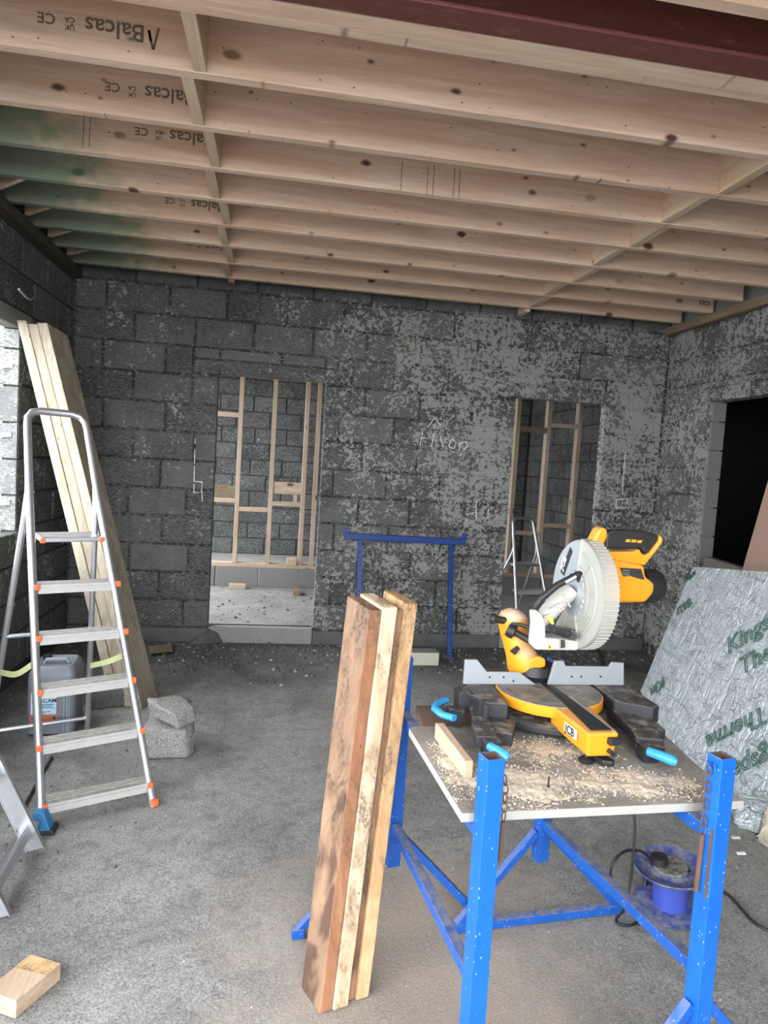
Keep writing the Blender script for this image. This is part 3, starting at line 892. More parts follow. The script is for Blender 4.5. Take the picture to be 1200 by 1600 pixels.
def sleeve(t, x, y, zb, zt, s, ang, mat, name='upright'):
    m = MB(); q = s / 2; w = s / 2 - 0.004
    co = [rot2(c, ang) for c in ((-q, -q), (q, -q), (q, q), (-q, q))]; ci = [rot2(c, ang) for c in ((-w, -w), (w, -w), (w, w), (-w, w))]
    o = Vector((x, y, 0))
    ring = lambda cs, z: [o + c + Vector((0, 0, z)) for c in cs]
    vs = ring(co, zb) + ring(co, zt) + ring(ci, zt) + ring(ci, zt - 0.12)
    fs = [(3, 2, 1, 0)]
    for i in range(4):
        j = (i + 1) % 4
        fs += [(i, j, 4 + j, 4 + i), (4 + i, 4 + j, 8 + j, 8 + i), (8 + i, 8 + j, 12 + j, 12 + i)]
    fs.append((12, 13, 14, 15))
    m.add(vs, fs[:1] + [f for k, f in enumerate(fs[1:-1]) if k % 3 != 2], 0)
    m.add(vs, [f for k, f in enumerate(fs[1:-1]) if k % 3 == 2] + [fs[-1]], 1)
    return m.build(name, [mat, 'rust'], t, bevel=0.0015)

def chain(t, pts, r=0.0065, name='chain'):
    m = MB()
    for k, (a, b) in enumerate(zip(pts, pts[1:])):
        a, b = Vector(a), Vector(b); c = (a + b) / 2; d = (b - a).normalized(); L = (b - a).length * 0.62
        s = d.cross(Vector((0, 1, 0)) if k % 2 else Vector((1, 0.3, 0))).normalized()
        ring = [c + d * (L * math.cos(q * math.pi / 4)) + s * (r * math.sin(q * math.pi / 4)) for q in range(9)]
        m.tube(ring, 0.0017, 6, cap=False)
    return m.build(name, 'rust', t, smooth=True)

def trestle(lab, pf, pr_, ang):
    t = thing('work_trestle', lab, 'trestle', (pf[0], pf[1], 0), 'blue trestles under the saw')
    S_ = 0.042
    sleeve(t, pf[0], pf[1], 0.20, 0.90, S_, ang, 'blue_paint'); sleeve(t, pr_[0], pr_[1], 0.20, 0.895, S_, ang, 'blue_worn')
    a = Vector((pf[0], pf[1], 0)); b = Vector((pr_[0], pr_[1], 0)); d = (b - a).normalized(); sx = Vector((d.y, -d.x, 0))
    e = 0.0215
    m = MB(); m.bar(a + d * e + Vector((0, 0, 0.385)), b - d * e + Vector((0, 0, 0.335)), 0.028, 0.028); m.build('lower_rail', 'blue_worn', t, bevel=0.002)
    m = MB(); m.bar(a + d * e + Vector((0, 0, 0.713)), b - d * e + Vector((0, 0, 0.713)), 0.026, 0.030); m.build('upper_rail', 'blue_worn', t, bevel=0.002)
    for p, sg in ((a, 1), (b, -1)):
        for sd in (-1, 1):
            top = p + sx * sd * 0.021 + Vector((0, 0, (0.275 if pf[0] < 0.7 else 0.315) if p is a else 0.30)); ft = p + sx * sd * 0.30 + Vector((0, 0, 0.0185)) - d * 0.03
            m = MB(); m.bar(top, ft, 0.024, 0.024); m.bar(ft + Vector((0, 0, -0.003)) - sx * sd * 0.02, ft + sx * sd * 0.02 + Vector((0, 0, -0.003)), 0.03, 0.031)
            m.build('leg', 'blue_worn', t, bevel=0.002)
    return t, a, b, d, sx

tl, a, b, d, sx = trestle('left-hand blue steel trestle under the saw, chain hanging down its front upright', (0.475, 1.35), (0.425, 2.10), 0.20)
chain(tl, [(0.5112, 1.36, 0.8505), (0.5127, 1.36, 0.8305), (0.5157, 1.36, 0.8104), (0.5143, 1.36, 0.7903), (0.5159, 1.36, 0.7702), (0.5145, 1.36, 0.7501)])
m = MB(); m.tube([(0.5147, 1.36, 0.7472), (0.5142, 1.36, 0.6589)], 0.005, 8); m.build('locking_pin', 'rust', tl, smooth=True)
tr, a, b, d, sx = trestle('right-hand blue steel trestle under the saw, rusty slot in its front upright', (1.01, 1.345), (0.935, 2.10), 0.20)
m = MB(); m.bar(b - sx * 0.30 - d * 0.03 + Vector((0, 0, 0.0155)), b + sx * 0.30 - d * 0.03 + Vector((0, 0, 0.0155)), 0.028, 0.028); m.build('floor_bar', 'blue_worn', tr, bevel=0.002)
fx = Vector((1.01, 1.345, 0)); nl = rot2((-1, 0), 0.20); nf = rot2((0, -1), 0.20)
m = MB(); p0 = fx + nl * 0.0213 + nf * 0.012
m.bar(p0 + Vector((0, 0, 0.575)), p0 + Vector((0, 0, 0.735)), 0.007, 0.003, up=nl); m.build('rust_slot', 'rust', tr)
q = fx + nl * 0.0265 - nf * 0.008
chain(tr, [q + Vector((0, 0, z)) for z in (0.875, 0.855, 0.835, 0.815, 0.795, 0.775, 0.755, 0.735, 0.715)], 0.007)
m = MB(); m.tube([q + Vector((0, 0, 0.715)), q + Vector((-0.002, 0, 0.58))], 0.006, 8); m.build('locking_pin', 'rust', tr, smooth=True)
m = MB(); m.tube([q + Vector((0, 0, 0.86)) - nl * 0.004, q + Vector((0, 0, 0.885)) + nl * 0.003, q + Vector((0, 0, 0.886)) + nf * 0.014, q + Vector((0, 0, 0.868)) + nf * 0.016 - nl * 0.004], 0.003, 6); m.build('chain_staple', 'blue_paint', tr, smooth=True)

# boards
m = MB(); m.prism([(0.431, 1.392, 0.729), (1.141, 1.425, 0.729), (1.150, 1.79, 0.729), (1.142, 1.873, 0.729), (0.418, 1.886, 0.729), (0.403, 1.868, 0.729)], (0, 0, 0.021))
o = m.build('work_board', ['board_dusty', 'board_edge'], bevel=0.002)
for p in o.data.polygons:
    if abs(p.normal.z) < 0.5: p.material_index = 1
tag(o, 'pale dusty worktop board with a white edge lying across the two blue trestles', 'board')
m = MB(); m.prism([(0.448, 1.890, 0.729), (1.14, 1.880, 0.729), (1.14, 2.055, 0.729), (0.462, 2.060, 0.729)], (0, 0, 0.019))
tag(m.build('work_board', 'brown_sheet', bevel=0.002), 'brown sheet board behind the pale worktop, under the back of the saw', 'board')

# sawdust lying on the worktop
m = MB(); rng = random.Random(4)
def dust_density(x, y):
    d1 = 1.1 - ((x - 0.60) / 0.22) ** 2 - ((y - 1.52) / 0.13) ** 2
    d2 = 1.0 - ((x - 0.92) / 0.20) ** 2 - ((y - 1.52) / 0.10) ** 2
    d3 = 0.85 - ((x - 0.47) / 0.06) ** 2 - ((y - 1.66) / 0.2) ** 2
    d4 = 0.8 - ((x - 0.75) / 0.25) ** 2 - ((y - 1.72) / 0.12) ** 2
    return max(d1, d2, d3, d4) + 0.35 * math.sin(x * 37 + y * 23) * math.sin(y * 41 - x * 13)
cnt = 0
while cnt < 11000:
    x = rng.uniform(0.425, 1.12); y = rng.uniform(1.40, 1.86)
    if x < 0.431 - 0.06 * (y - 1.39) + 0.004: continue
    if rng.random() > dust_density(x, y): continue
    s = rng.choice((0.0012, 0.0015, 0.002, 0.002, 0.003, 0.004)); a_ = rng.uniform(0, 6.28); h = s * rng.uniform(0.4, 1.0)
    c_, s_ = math.cos(a_) * s, math.sin(a_) * s
    z = ZB + 0.0003
    m.add([(x - c_, y - s_, z), (x + s_ * 0.6, y - c_ * 0.6, z), (x + c_, y + s_, z), (x - s_ * 0.5, y + c_ * 0.5, z + h)], [(0, 1, 2), (0, 1, 3), (1, 2, 3), (2, 0, 3)])
    cnt += 1
# low drifts
nx, ny = 70, 48
vs = []; idx = {}
for i in range(nx):
    for j in range(ny):
        x = 0.435 + 0.69 * i / (nx - 1); y = 1.40 + 0.46 * j / (ny - 1)
        dd = dust_density(x, y) - 0.66 + rng.uniform(-0.25, 0.25)
        idx[i, j] = len(vs); vs.append((x, y, ZB + min(0.007, max(-0.002, dd * 0.009)) + rng.uniform(-0.0008, 0.0008)))
m.add(vs, [(idx[i, j], idx[i + 1, j], idx[i + 1, j + 1], idx[i, j + 1]) for i in range(nx - 1) for j in range(ny - 1) if max(vs[idx[i, j]][2], vs[idx[i + 1, j + 1]][2]) > ZB - 0.0005])
o = stuff(m.build('sawdust', 'sawdust')); tag(o, 'drifts of pale sawdust scattered over the worktop around the mitre saw', 'sawdust')

m = MB(); m.hexa([(0.462, 1.80, ZB), (0.480, 1.555, ZB), (0.503, 1.558, ZB), (0.487, 1.80, ZB), (0.462, 1.80, ZB + 0.044), (0.480, 1.555, ZB + 0.044), (0.503, 1.558, ZB + 0.044), (0.487, 1.80, ZB + 0.044)])
tag(m.build('timber_offcut', 'offcut_y', bevel=0.003), 'narrow pale pine offcut lying on the worktop left of the saw', 'offcut')
m = MB(); m.tube([(0.677, 1.506, ZB), (0.678, 1.507, ZB + 0.026)], 0.0022, 8); m.lathe([(0.0, 0.0), (0.006, 0.0), (0.006, 0.003), (0.0022, 0.004)], (0.677, 1.506, ZB), n=12)
tag(m.build('bolt', 'ink', smooth=True), 'small dark bolt standing upright in the sawdust near the front edge of the worktop', 'bolt')

# ------------------------------------------------------------------ mitre saw
ms = thing('mitre_saw', 'yellow and black sliding mitre saw with its blade head raised, on the worktop', 'saw', (0.845, 1.9, ZB))
# base casting
m = MB()
m.lathe([(0.0, 0.766), (0.166, 0.766), (0.176, 0.775), (0.176, 0.790), (0.168, 0.797), (0.0, 0.797)], (0.842, 1.925, 0), n=40)
m.build('base', 'black_casting', ms, bevel=0.002)
def side_table(x0, x1, sgn):
    m = MB()
    m.prism([(x0, 1.815, 0.80), (x1, 1.79 if sgn > 0 else 1.80, 0.80), (x1, 2.0, 0.80), (x0, 2.0, 0.80)], (0, 0, 0.049))
    m.build('side_table', 'black_casting', ms, bevel=0.004)
side_table(0.592, 0.672, -1)
m = MB(); m.prism([(1.010, 1.835, 0.80), (1.10, 1.775, 0.80), (1.128, 1.79, 0.80), (1.128, 2.0, 0.80), (1.010, 2.0, 0.80)], (0, 0, 0.049)); m.build('side_table', 'black_casting', ms, bevel=0.004)
# left-hand bracket with its ribs
m = MB()
m.bar((0.625, 1.99, 0.80), (0.575, 1.70, 0.80), 0.05, 0.022); m.bar((0.575, 1.74, 0.805), (0.566, 1.655, 0.80), 0.055, 0.03)
m.bar((0.555, 1.93, 0.815), (0.61, 1.93, 0.815), 0.06, 0.06); m.bar((0.60, 1.80, 0.80), (0.60, 1.80, 0.85), 0.012, 0.05)
m.bar((0.604, 1.82, 0.849), (0.56, 1.95, 0.835), 0.012, 0.012); m.bar((0.53, 1.87, 0.762), (0.54, 1.87, 0.81), 0.035, 0.05)
m.hexa([(0.560, 1.640, 0.752), (0.585, 1.640, 0.752), (0.590, 1.675, 0.752), (0.56, 1.675, 0.752), (0.552, 1.630, 0.81), (0.60, 1.630, 0.81), (0.60, 1.685, 0.81), (0.552, 1.685, 0.81)])
m.bar((0.66, 1.80, 0.79), (0.615, 1.70, 0.79), 0.07, 0.035)
m.build('left_foot_bracket', 'black_casting', ms, bevel=0.003)
# right-hand bracket
m = MB()
m.bar((1.06, 1.86, 0.805), (1.045, 1.70, 0.80), 0.10, 0.03); m.bar((1.045, 1.74, 0.80), (1.02, 1.65, 0.795), 0.075, 0.032)
m.hexa([(0.995, 1.625, 0.752), (1.035, 1.625, 0.752), (1.04, 1.665, 0.752), (0.995, 1.665, 0.752), (0.985, 1.615, 0.80), (1.05, 1.615, 0.80), (1.055, 1.68, 0.80), (0.985, 1.68, 0.80)])
m.build('right_foot_bracket', 'black_casting', ms, bevel=0.004)
m = MB(); m.tube([(0.9972, 1.615, 0.7899), (1.0134, 1.59, 0.7905), (1.0317, 1.555, 0.7908), (1.0382, 1.548, 0.7888)], [0.012, 0.013, 0.0135, 0.008], 14); m.build('clamp_lever', 'clear_blue', ms, smooth=True)
m = MB(); m.tube([(0.5673, 1.635, 0.7969), (0.5779, 1.6, 0.7987), (0.5898, 1.575, 0.7964), (0.5934, 1.57, 0.7921)], [0.011, 0.0135, 0.014, 0.008], 14); m.build('clamp_lever', 'clear_blue', ms, smooth=True)
m = MB(); m.tube([(0.5292, 1.95, 0.8044), (0.4946, 1.92, 0.8034), (0.4796, 1.88, 0.8027), (0.4903, 1.83, 0.8047), (0.516, 1.8, 0.8071)], 0.013, 10, flat=0.75); m.build('rear_lever', 'clear_blue', ms, smooth=True)
# turntable
m = MB(); m.lathe([(0.158, 0.818), (0.160, 0.822), (0.160, 0.846), (0.156, 0.8485)], (0.842, 1.925, 0), n=48); m.lathe([(0.158, 0.818), (0.05, 0.80)], (0.842, 1.925, 0), n=48); m.build('turntable_rim', 'saw_yellow', ms, smooth=True)
m = MB(); m.lathe([(0.0, 0.8495), (0.156, 0.8495), (0.157, 0.846)], (0.842, 1.925, 0), n=48); m.build('turntable_top', 'table_metal', ms)
# mitre arm
m = MB()
m.hexa([(0.800, 1.80, 0.790), (0.818, 1.600, 0.782), (0.893, 1.603, 0.782), (0.905, 1.80, 0.790), (0.795, 1.80, 0.848), (0.812, 1.592, 0.848), (0.900, 1.596, 0.848), (0.912, 1.80, 0.848)])
m.build('mitre_arm', 'saw_yellow', ms, bevel=0.006)
m = MB(); m.prism([(0.828, 1.61, 0.8488), (0.888, 1.612, 0.8488), (0.878, 1.82, 0.8488), (0.868, 2.0, 0.8495), (0.838, 2.0, 0.8495), (0.838, 1.82, 0.8488)], (0, 0, 0.0015)); m.build('slot_plate', 'black_plastic', ms)
m = MB(); m.bar((0.855, 1.62, 0.8505), (0.850, 1.98, 0.8512), 0.006, 0.001); m.build('slot', 'ink', ms)
m = MB(); m.bar((0.890, 1.60, 0.849), (0.882, 1.86, 0.8505), 0.004, 0.004); m.build('scale_strip', 'fence_metal', ms)
m = MB(); m.hexa([(0.868, 1.580, 0.818), (0.903, 1.584, 0.818), (0.903, 1.604, 0.818), (0.868, 1.602, 0.818), (0.868, 1.580, 0.838), (0.905, 1.584, 0.836), (0.905, 1.604, 0.836), (0.868, 1.602, 0.838)]); m.build('mitre_latch', 'black_plastic', ms, bevel=0.004)
m = MB(); m.bar((0.872, 1.592, 0.803), (0.890, 1.594, 0.790), 0.012, 0.012); m.build('mitre_pointer', 'black_plastic', ms, bevel=0.002)
XA = Vector((0.812 - 0.795, 1.592 - 1.80, 0)).normalized()
m = MB(); p = Vector((0.8005, 1.705, 0.822)); m.bar(p - XA * 0.001, p + XA * 0.064, 0.0016, 0.026); m.build('badge_plate', 'label_white', ms)
text('badge', 'JCB', 0.031, 'ink', ms, Vector((0.7993, 1.703, 0.811)) + XA * 0.003, XA, (0, 0, 1))
m = MB(); m.tube([(0.837, 1.640, 0.752), (0.837, 1.640, 0.785)], 0.007, 10); m.lathe([(0, 0.7515), (0.019, 0.7515), (0.021, 0.757), (0.014, 0.764), (0, 0.766)], (0.837, 1.640, 0), n=20); m.build('levelling_foot', 'black_plastic', ms, smooth=True)
m = MB(); m.prism([(0.868, 1.668, 0.752), (0.855, 1.650, 0.752), (0.868, 1.612, 0.752), (0.893, 1.602, 0.752), (0.905, 1.615, 0.752), (0.895, 1.655, 0.752)], (0, 0, 0.016)); m.bar((0.872, 1.65, 0.76), (0.862, 1.66, 0.792), 0.014, 0.02); m.build('front_foot', 'black_plastic', ms, bevel=0.004)
# fences
YFN = 1.966
m = MB(); m.prism([(x, YFN, z) for x, z in [(0.5843, 0.8491), (0.5849, 0.9248), (0.6232, 0.9255), (0.6565, 0.888), (0.7611, 0.8874), (0.8182, 0.8495)]], (0, 0.010, 0)); m.build('fence', 'fence_metal', ms, bevel=0.0015)
m = MB(); m.prism([(x, YFN, z) for x, z in [(0.8558, 0.8499), (0.8727, 0.9254), (0.9021, 0.9259), (0.9098, 0.9097), (1.0549, 0.9098), (1.0644, 0.9243), (1.1035, 0.9229), (1.1101, 0.8505)]], (0, 0.010, 0)); m.build('fence', 'fence_metal', ms, bevel=0.0015)
for px in [(0.6658, 0.872), (0.7108, 0.8726), (0.7426, 0.8609), (0.9316, 0.8773), (0.9634, 0.8777), (1.0275, 0.8785)]:
    m = MB(); m.lathe([(0, -0.002), (0.003, -0.002), (0.003, 0.001)], (px[0], YFN, px[1]), (0, 1, 0), n=10); m.build('fence_screw', 'ink', ms)
# bevel column
m = MB(); m.lathe([(0, 0.85), (0.06, 0.85), (0.072, 0.868), (0.066, 0.895), (0.0, 0.90)], (0.835, 2.045, 0), n=28); m.build('bevel_pivot', 'black_plastic', ms, smooth=True)
m = MB(); m.tube([(0.8144, 2.05, 0.8718), (0.8041, 2.05, 0.8927), (0.7921, 2.06, 0.9274), (0.78, 2.07, 0.9623), (0.7721, 2.08, 0.9975), (0.7677, 2.08, 1.0269), (0.7682, 2.08, 1.048), (0.7694, 2.08, 1.0607)], [0.058, 0.064, 0.054, 0.050, 0.053, 0.058, 0.047, 0.022], 22, flat=0.85)
m.build('bevel_column', ['saw_yellow_dusty'], ms, smooth=True)
m = MB(); m.prism([(x, 1.99, z) for x, z in [(0.798, 0.9027), (0.8026, 0.9232), (0.8293, 0.9318), (0.8532, 0.924), (0.8552, 0.8994), (0.8284, 0.8908)]], (0, 0.04, 0)); m.build('column_rib', 'saw_yellow', ms, bevel=0.006)
m = MB(); m.prism([(x, 1.996, z) for x, z in [(0.7384, 0.9428), (0.762, 0.9616), (0.7689, 0.9535), (0.7538, 0.9329)]], (0, 0.012, 0)); m.build('bevel_stop', 'black_plastic', ms)
m = MB(); m.lathe([(0, -0.012), (0.016, -0.012), (0.018, 0.0), (0.012, 0.008), (0.012, 0.05)], (0.6983, 2.06, 1.032), (1, -0.2, -0.1), n=18); m.build('bevel_knob', 'black_plastic', ms, smooth=True)
m = MB(); m.tube([(0.7419, 2.02, 1.0058), (0.761, 1.99, 0.9997), (0.7948, 1.95, 0.985)], 0.011, 14); m.build('slide_rail', 'black_plastic', ms, smooth=True)
m = MB(); m.lathe([(0.011, -0.012), (0.021, -0.012), (0.023, 0.0), (0.021, 0.012), (0.011, 0.012)], (0.7423, 2.015, 1.0051), (0.75, -0.5, -0.35), n=20); m.build('rail_clamp', 'black_plastic', ms, smooth=True)
m = MB(); m.tube([(0.7408, 2.01, 1.0287), (0.7566, 1.985, 1.0333), (0.7826, 1.965, 1.0288)], 0.006, 8); m.build('bellows', 'black_plastic', ms)
# head bracket
m = MB(); m.prism([(x, 1.935, z) for x, z in [(0.7727, 1.0873), (0.7866, 1.0916), (0.806, 1.0784), (0.8202, 1.055), (0.8242, 1.0056), (0.8884, 1.003), (0.9474, 0.9942), (0.946, 0.9862), (0.9288, 0.9678), (0.7966, 0.9674), (0.7768, 0.9848), (0.7779, 1.0481)]], (0, 0.026, 0)); m.build('head_bracket', 'cast_dusty', ms, bevel=0.005)
m = MB(); m.tube([(0.8403, 1.93, 1.035), (0.8911, 1.945, 1.0224), (0.9256, 1.96, 1.0152)], [0.014, 0.017, 0.012], 14); m.build('pivot_spring', 'black_casting', ms, smooth=True)
m = MB(); m.lathe([(0, -0.02), (0.011, -0.02), (0.011, 0.01)], (0.9054, 1.93, 1.0206), (0, 1, 0), n=16); m.build('pivot_bolt', 'chrome', ms, smooth=True)
m = MB(); m.bar((0.8739, 1.93, 1.002), (0.8759, 1.93, 0.9782), 0.018, 0.01, up=(0, 1, 0)); m.build('lock_pin', 'chrome', ms, bevel=0.002)
m = MB(); m.prism([(x, 1.9335, z) for x, z in [(0.8286, 0.9704), (0.8491, 0.9707), (0.837, 0.9924)]], (0, 0.0014, 0)); m.build('warning_label', 'label_yellow', ms)
m = MB(); m.prism([(x, 1.9327, z) for x, z in [(0.8351, 0.9747), (0.8412, 0.9748), (0.8372, 0.9857)]], (0, 0.0008, 0)); m.build('warning_mark', 'ink', ms)
# blade head: the blade plane holds the arm direction DA and the vertical
DA = Vector((0.09, -0.996, 0)).normalized(); NB = Vector((0.996, 0.09, 0)).normalized()
CB = Vector((0.9495, 1.985, 1.1398))
def on_disc(r, deg, off=0.0):
    return CB + DA * (r * math.cos(math.radians(deg))) + Vector((0, 0, r * math.sin(math.radians(deg)))) + NB * off
def sector(r0, r1, d0, d1, off, th, n=36):
    pts = [on_disc(r1, d0 + (d1 - d0) * i / n, off) for i in range(n + 1)]
    pts += [on_disc(r0, d1 + (d0 - d1) * i / n, off) for i in range(n + 1)] if r0 > 0 else [on_disc(0, 0, off)]
    m = MB(); return m.prism(pts, NB * th)
m = MB(); pts = []
for i in range(48):
    pts += [on_disc(0.118, i * 7.5), on_disc(0.127, i * 7.5 + 3)]
m.prism(pts, NB * 0.0024); m.build('saw_blade', 'blade_steel', ms)
m = sector(0, 0.166, 62, 212, -0.012, 0.036); m.build('upper_guard', 'cast_silver', ms, bevel=0.005)
m = sector(0, 0.120, 212, 250, -0.010, 0.03, 12); m.build('guard_tail', 'cast_silver', ms, bevel=0.003)
# arm from the pivot up to the guard
m = MB(); m.tube([(0.8184, 1.985, 1.0428), (0.8453, 1.985, 1.0719), (0.8781, 1.99, 1.1082), (0.9194, 1.99, 1.146)], [0.030, 0.038, 0.040, 0.036], 16, flat=0.7); m.build('head_arm', 'cast_dusty', ms, smooth=True)
for a_, b_ in (((846, 966), (876, 950)), ((858, 951), (884, 934)), ((869, 938), (880, 952)), ((881, 925), (892, 945))):
    pass
m = MB()
for a_, b_ in (((0.8158, 1.952, 1.0667), (0.8796, 1.952, 1.0964)), ((0.8344, 1.952, 1.0911), (0.8897, 1.952, 1.1246)), ((0.8529, 1.95, 1.108), (0.8692, 1.95, 1.0865)), ((0.8753, 1.95, 1.1365), (0.8991, 1.95, 1.1013))):
    m.bar(a_, b_, 0.004, 0.02, up=(0, 1, 0))
m.build('arm_ribs', 'cast_dusty', ms, bevel=0.001)
m = MB(); m.prism([(x, 1.944, z) for x, z in [(0.8251, 1.0649), (0.8383, 1.0791), (0.8511, 1.0496), (0.8454, 1.0435)]], (0, 0.003, 0)); m.build('hand_label', 'label_yellow', ms)
# gear cover with scalloped edge
pts = []
for i in range(40):
    a_ = 360 * i / 40; r_ = 0.070 + (0.004 * math.cos(i * math.pi) if -75 < ((a_ + 180) % 360 - 180) < 80 else 0)
    pts.append(on_disc(r_ * (1.0 if abs(((a_ + 180) % 360) - 180) > 40 else 0.94), a_, -0.030))
m = MB(); m.prism(pts, NB * 0.018); m.build('gear_cover', 'cast_silver', ms, bevel=0.003)
m = MB(); m.lathe([(0, -0.008), (0.012, -0.008), (0.014, 0.0)], on_disc(0.0, 0, -0.031), NB, n=18); m.build('arbor_bolt', 'chrome', ms, smooth=True)
for dg in (55, 80, 105, 140):
    m = MB(); m.lathe([(0, -0.003), (0.006, -0.003), (0.006, 0.001)], on_disc(0.054, dg, -0.0305), NB, n=10); m.build('cover_screw', 'ink', ms)
# badge on the upper guard
m = MB(); m.prism([on_disc(r_, d_, -0.0135) for r_, d_ in ((0.150, 116), (0.132, 112), (0.098, 158), (0.124, 158))], NB * 0.0012); m.build('badge_plate', 'ink', ms)
text('badge', 'JCB', 0.030, 'label_white', ms, on_disc(0.113, 152, -0.0142), (on_disc(0.136, 119) - on_disc(0.111, 150)), NB.cross(on_disc(0.136, 119) - on_disc(0.111, 150)) * -1.0)
# clear lower guard: side face, ribbed rim and spokes
m = sector(0.060, 0.170, -128, 84, -0.026, 0.003, 56); m.build('lower_guard_side', 'clear_guard', ms)
m = MB(); n_ = 56
for i in range(n_):
    a_, b_ = -128 + 212 * i / n_, -128 + 212 * (i + 1) / n_
    m.hexa([on_disc(0.168, a_, -0.026), on_disc(0.168, b_, -0.026), on_disc(0.172, b_, -0.026), on_disc(0.172, a_, -0.026),
            on_disc(0.168, a_, 0.024), on_disc(0.168, b_, 0.024), on_disc(0.172, b_, 0.024), on_disc(0.172, a_, 0.024)])
m.build('lower_guard_rim', 'clear_guard', ms)
m = MB()
for i in range(40):
    a_ = -118 + 195 * i / 40
    m.bar(on_disc(0.1735, a_, -0.014), on_disc(0.1735, a_, 0.024), 0.0035, 0.004, up=on_disc(1, a_) - CB)
m.build('rim_ribs', 'cast_dusty', ms)
m = MB()
for a_ in (-110, -70, -30, 10, 50):
    m.bar(on_disc(0.072, a_, -0.029), on_disc(0.135, a_, -0.029), 0.004, 0.006, up=NB)
for r_ in (0.090, 0.135):
    m.tube([on_disc(r_, -120 + 195 * i / 30, -0.028) for i in range(31)], 0.003, 6)
m.build('guard_spokes', 'clear_guard', ms, smooth=True)
# link bar
m = MB(); m.tube([(0.7962, 1.955, 1.0695), (0.7881, 1.95, 1.0942), (0.8022, 1.945, 1.1234), (0.85, 1.945, 1.1664), (0.9132, 1.945, 1.2022)], [0.008, 0.010, 0.0105, 0.0105, 0.010], 10); m.build('guard_link', 'black_plastic', ms, smooth=True)
m = MB(); m.tube([(0.873, 1.934, 1.1791), (0.9044, 1.934, 1.1979)], 0.004, 6); m.build('link_label', 'label_white', ms)
m = MB(); m.lathe([(0, -0.012), (0.013, -0.012), (0.013, 0.006)], (0.924, 1.95, 1.1997), NB, n=16); m.build('link_pivot', 'black_plastic', ms, smooth=True)
# motor
m = MB(); m.prism([(x, 1.935, z) for x, z in [(1.0035, 1.2586), (1.0162, 1.2571), (1.0825, 1.2458), (1.1277, 1.2395), (1.1354, 1.2038), (1.1672, 1.1848), (1.1678, 1.1566), (1.143, 1.1236), (1.0308, 1.1184), (1.0033, 1.1435)]], (0, 0.105, 0)); m.build('motor_housing', 'saw_yellow', ms, bevel=0.014)
m = MB(); m.lathe([(0, 0.0), (0.055, 0.0), (0.055, 0.045), (0.047, 0.064), (0, 0.066)], (1.1495, 1.992, 1.1674), (1, 0.05, 0), n=24); m.build('motor_end_cap', 'black_plastic', ms, smooth=True)
m = MB(); m.prism([(x, 1.9335, z) for x, z in [(1.043, 1.2306), (1.1151, 1.2293), (1.1289, 1.1958), (1.1073, 1.1991), (1.0811, 1.2061), (1.0581, 1.2033)]], (0, 0.002, 0)); m.build('rating_plate', 'dark_plate', ms)
for i, (x, z) in enumerate([(1.0537, 1.2232), (1.0544, 1.2153), (1.057, 1.2094)]):
    m = MB(); m.bar((x, 1.9325, z), (x + 0.022, 1.9325, z - 0.001), 0.0012, 0.0018, up=(0, 0, 1)); m.build('rating_text', 'fence_metal', ms)
m = MB(); m.lathe([(0.0, -0.02), (0.052, -0.02), (0.052, 0.05)], (1.0398, 1.99, 1.1642), (1, 0.05, 0), n=24); m.build('gearbox', 'saw_yellow', ms, smooth=True)
# handle
m = MB(); m.prism([(x, 1.955, z) for x, z in [(0.9992, 1.2774), (1.0331, 1.2768), (1.0967, 1.2794), (1.1173, 1.2882), (1.1274, 1.2726), (1.1385, 1.269), (1.1527, 1.2776), (1.1793, 1.315), (1.1817, 1.3352), (1.1913, 1.3256), (1.1927, 1.3115), (1.1738, 1.2825), (1.1394, 1.2368), (1.036, 1.2449), (1.01, 1.2519)]], (0, 0.046, 0)); m.build('handle_frame', 'saw_yellow', ms, bevel=0.007)
m = MB(); m.prism([(x, 1.948, z) for x, z in [(0.9539, 1.3002), (0.9751, 1.3446), (0.9912, 1.3513), (1.0026, 1.3419), (1.0041, 1.3242), (0.9925, 1.29), (0.9875, 1.2759)]], (0, 0.05, 0)); m.build('handle_hook', 'saw_yellow', ms, bevel=0.008)
m = MB(); m.prism([(x, 1.962, z) for x, z in [(1.0061, 1.3346), (1.0264, 1.3435), (1.0837, 1.3461), (1.1374, 1.3445), (1.1816, 1.3344), (1.1812, 1.3162), (1.1525, 1.2766), (1.1402, 1.2701), (1.1277, 1.2877), (1.0892, 1.2861), (1.0065, 1.2827), (1.0044, 1.3066)]], (0, 0.034, 0)); m.build('handle_grip', 'black_plastic', ms, bevel=0.008)
for pts in ([(1.0696, 1.3075), (1.073, 1.3167), (1.088, 1.3163), (1.0845, 1.3082)], [(1.0889, 1.3073), (1.0923, 1.3165), (1.1073, 1.3162), (1.1038, 1.308)], [(1.1082, 1.3072), (1.1117, 1.3154), (1.1267, 1.315), (1.1232, 1.3068)]):
    m = MB(); m.prism([(x, 1.9605, z) for x, z in pts], (0, 0.004, 0)); m.build('grip_mark', 'saw_yellow', ms)

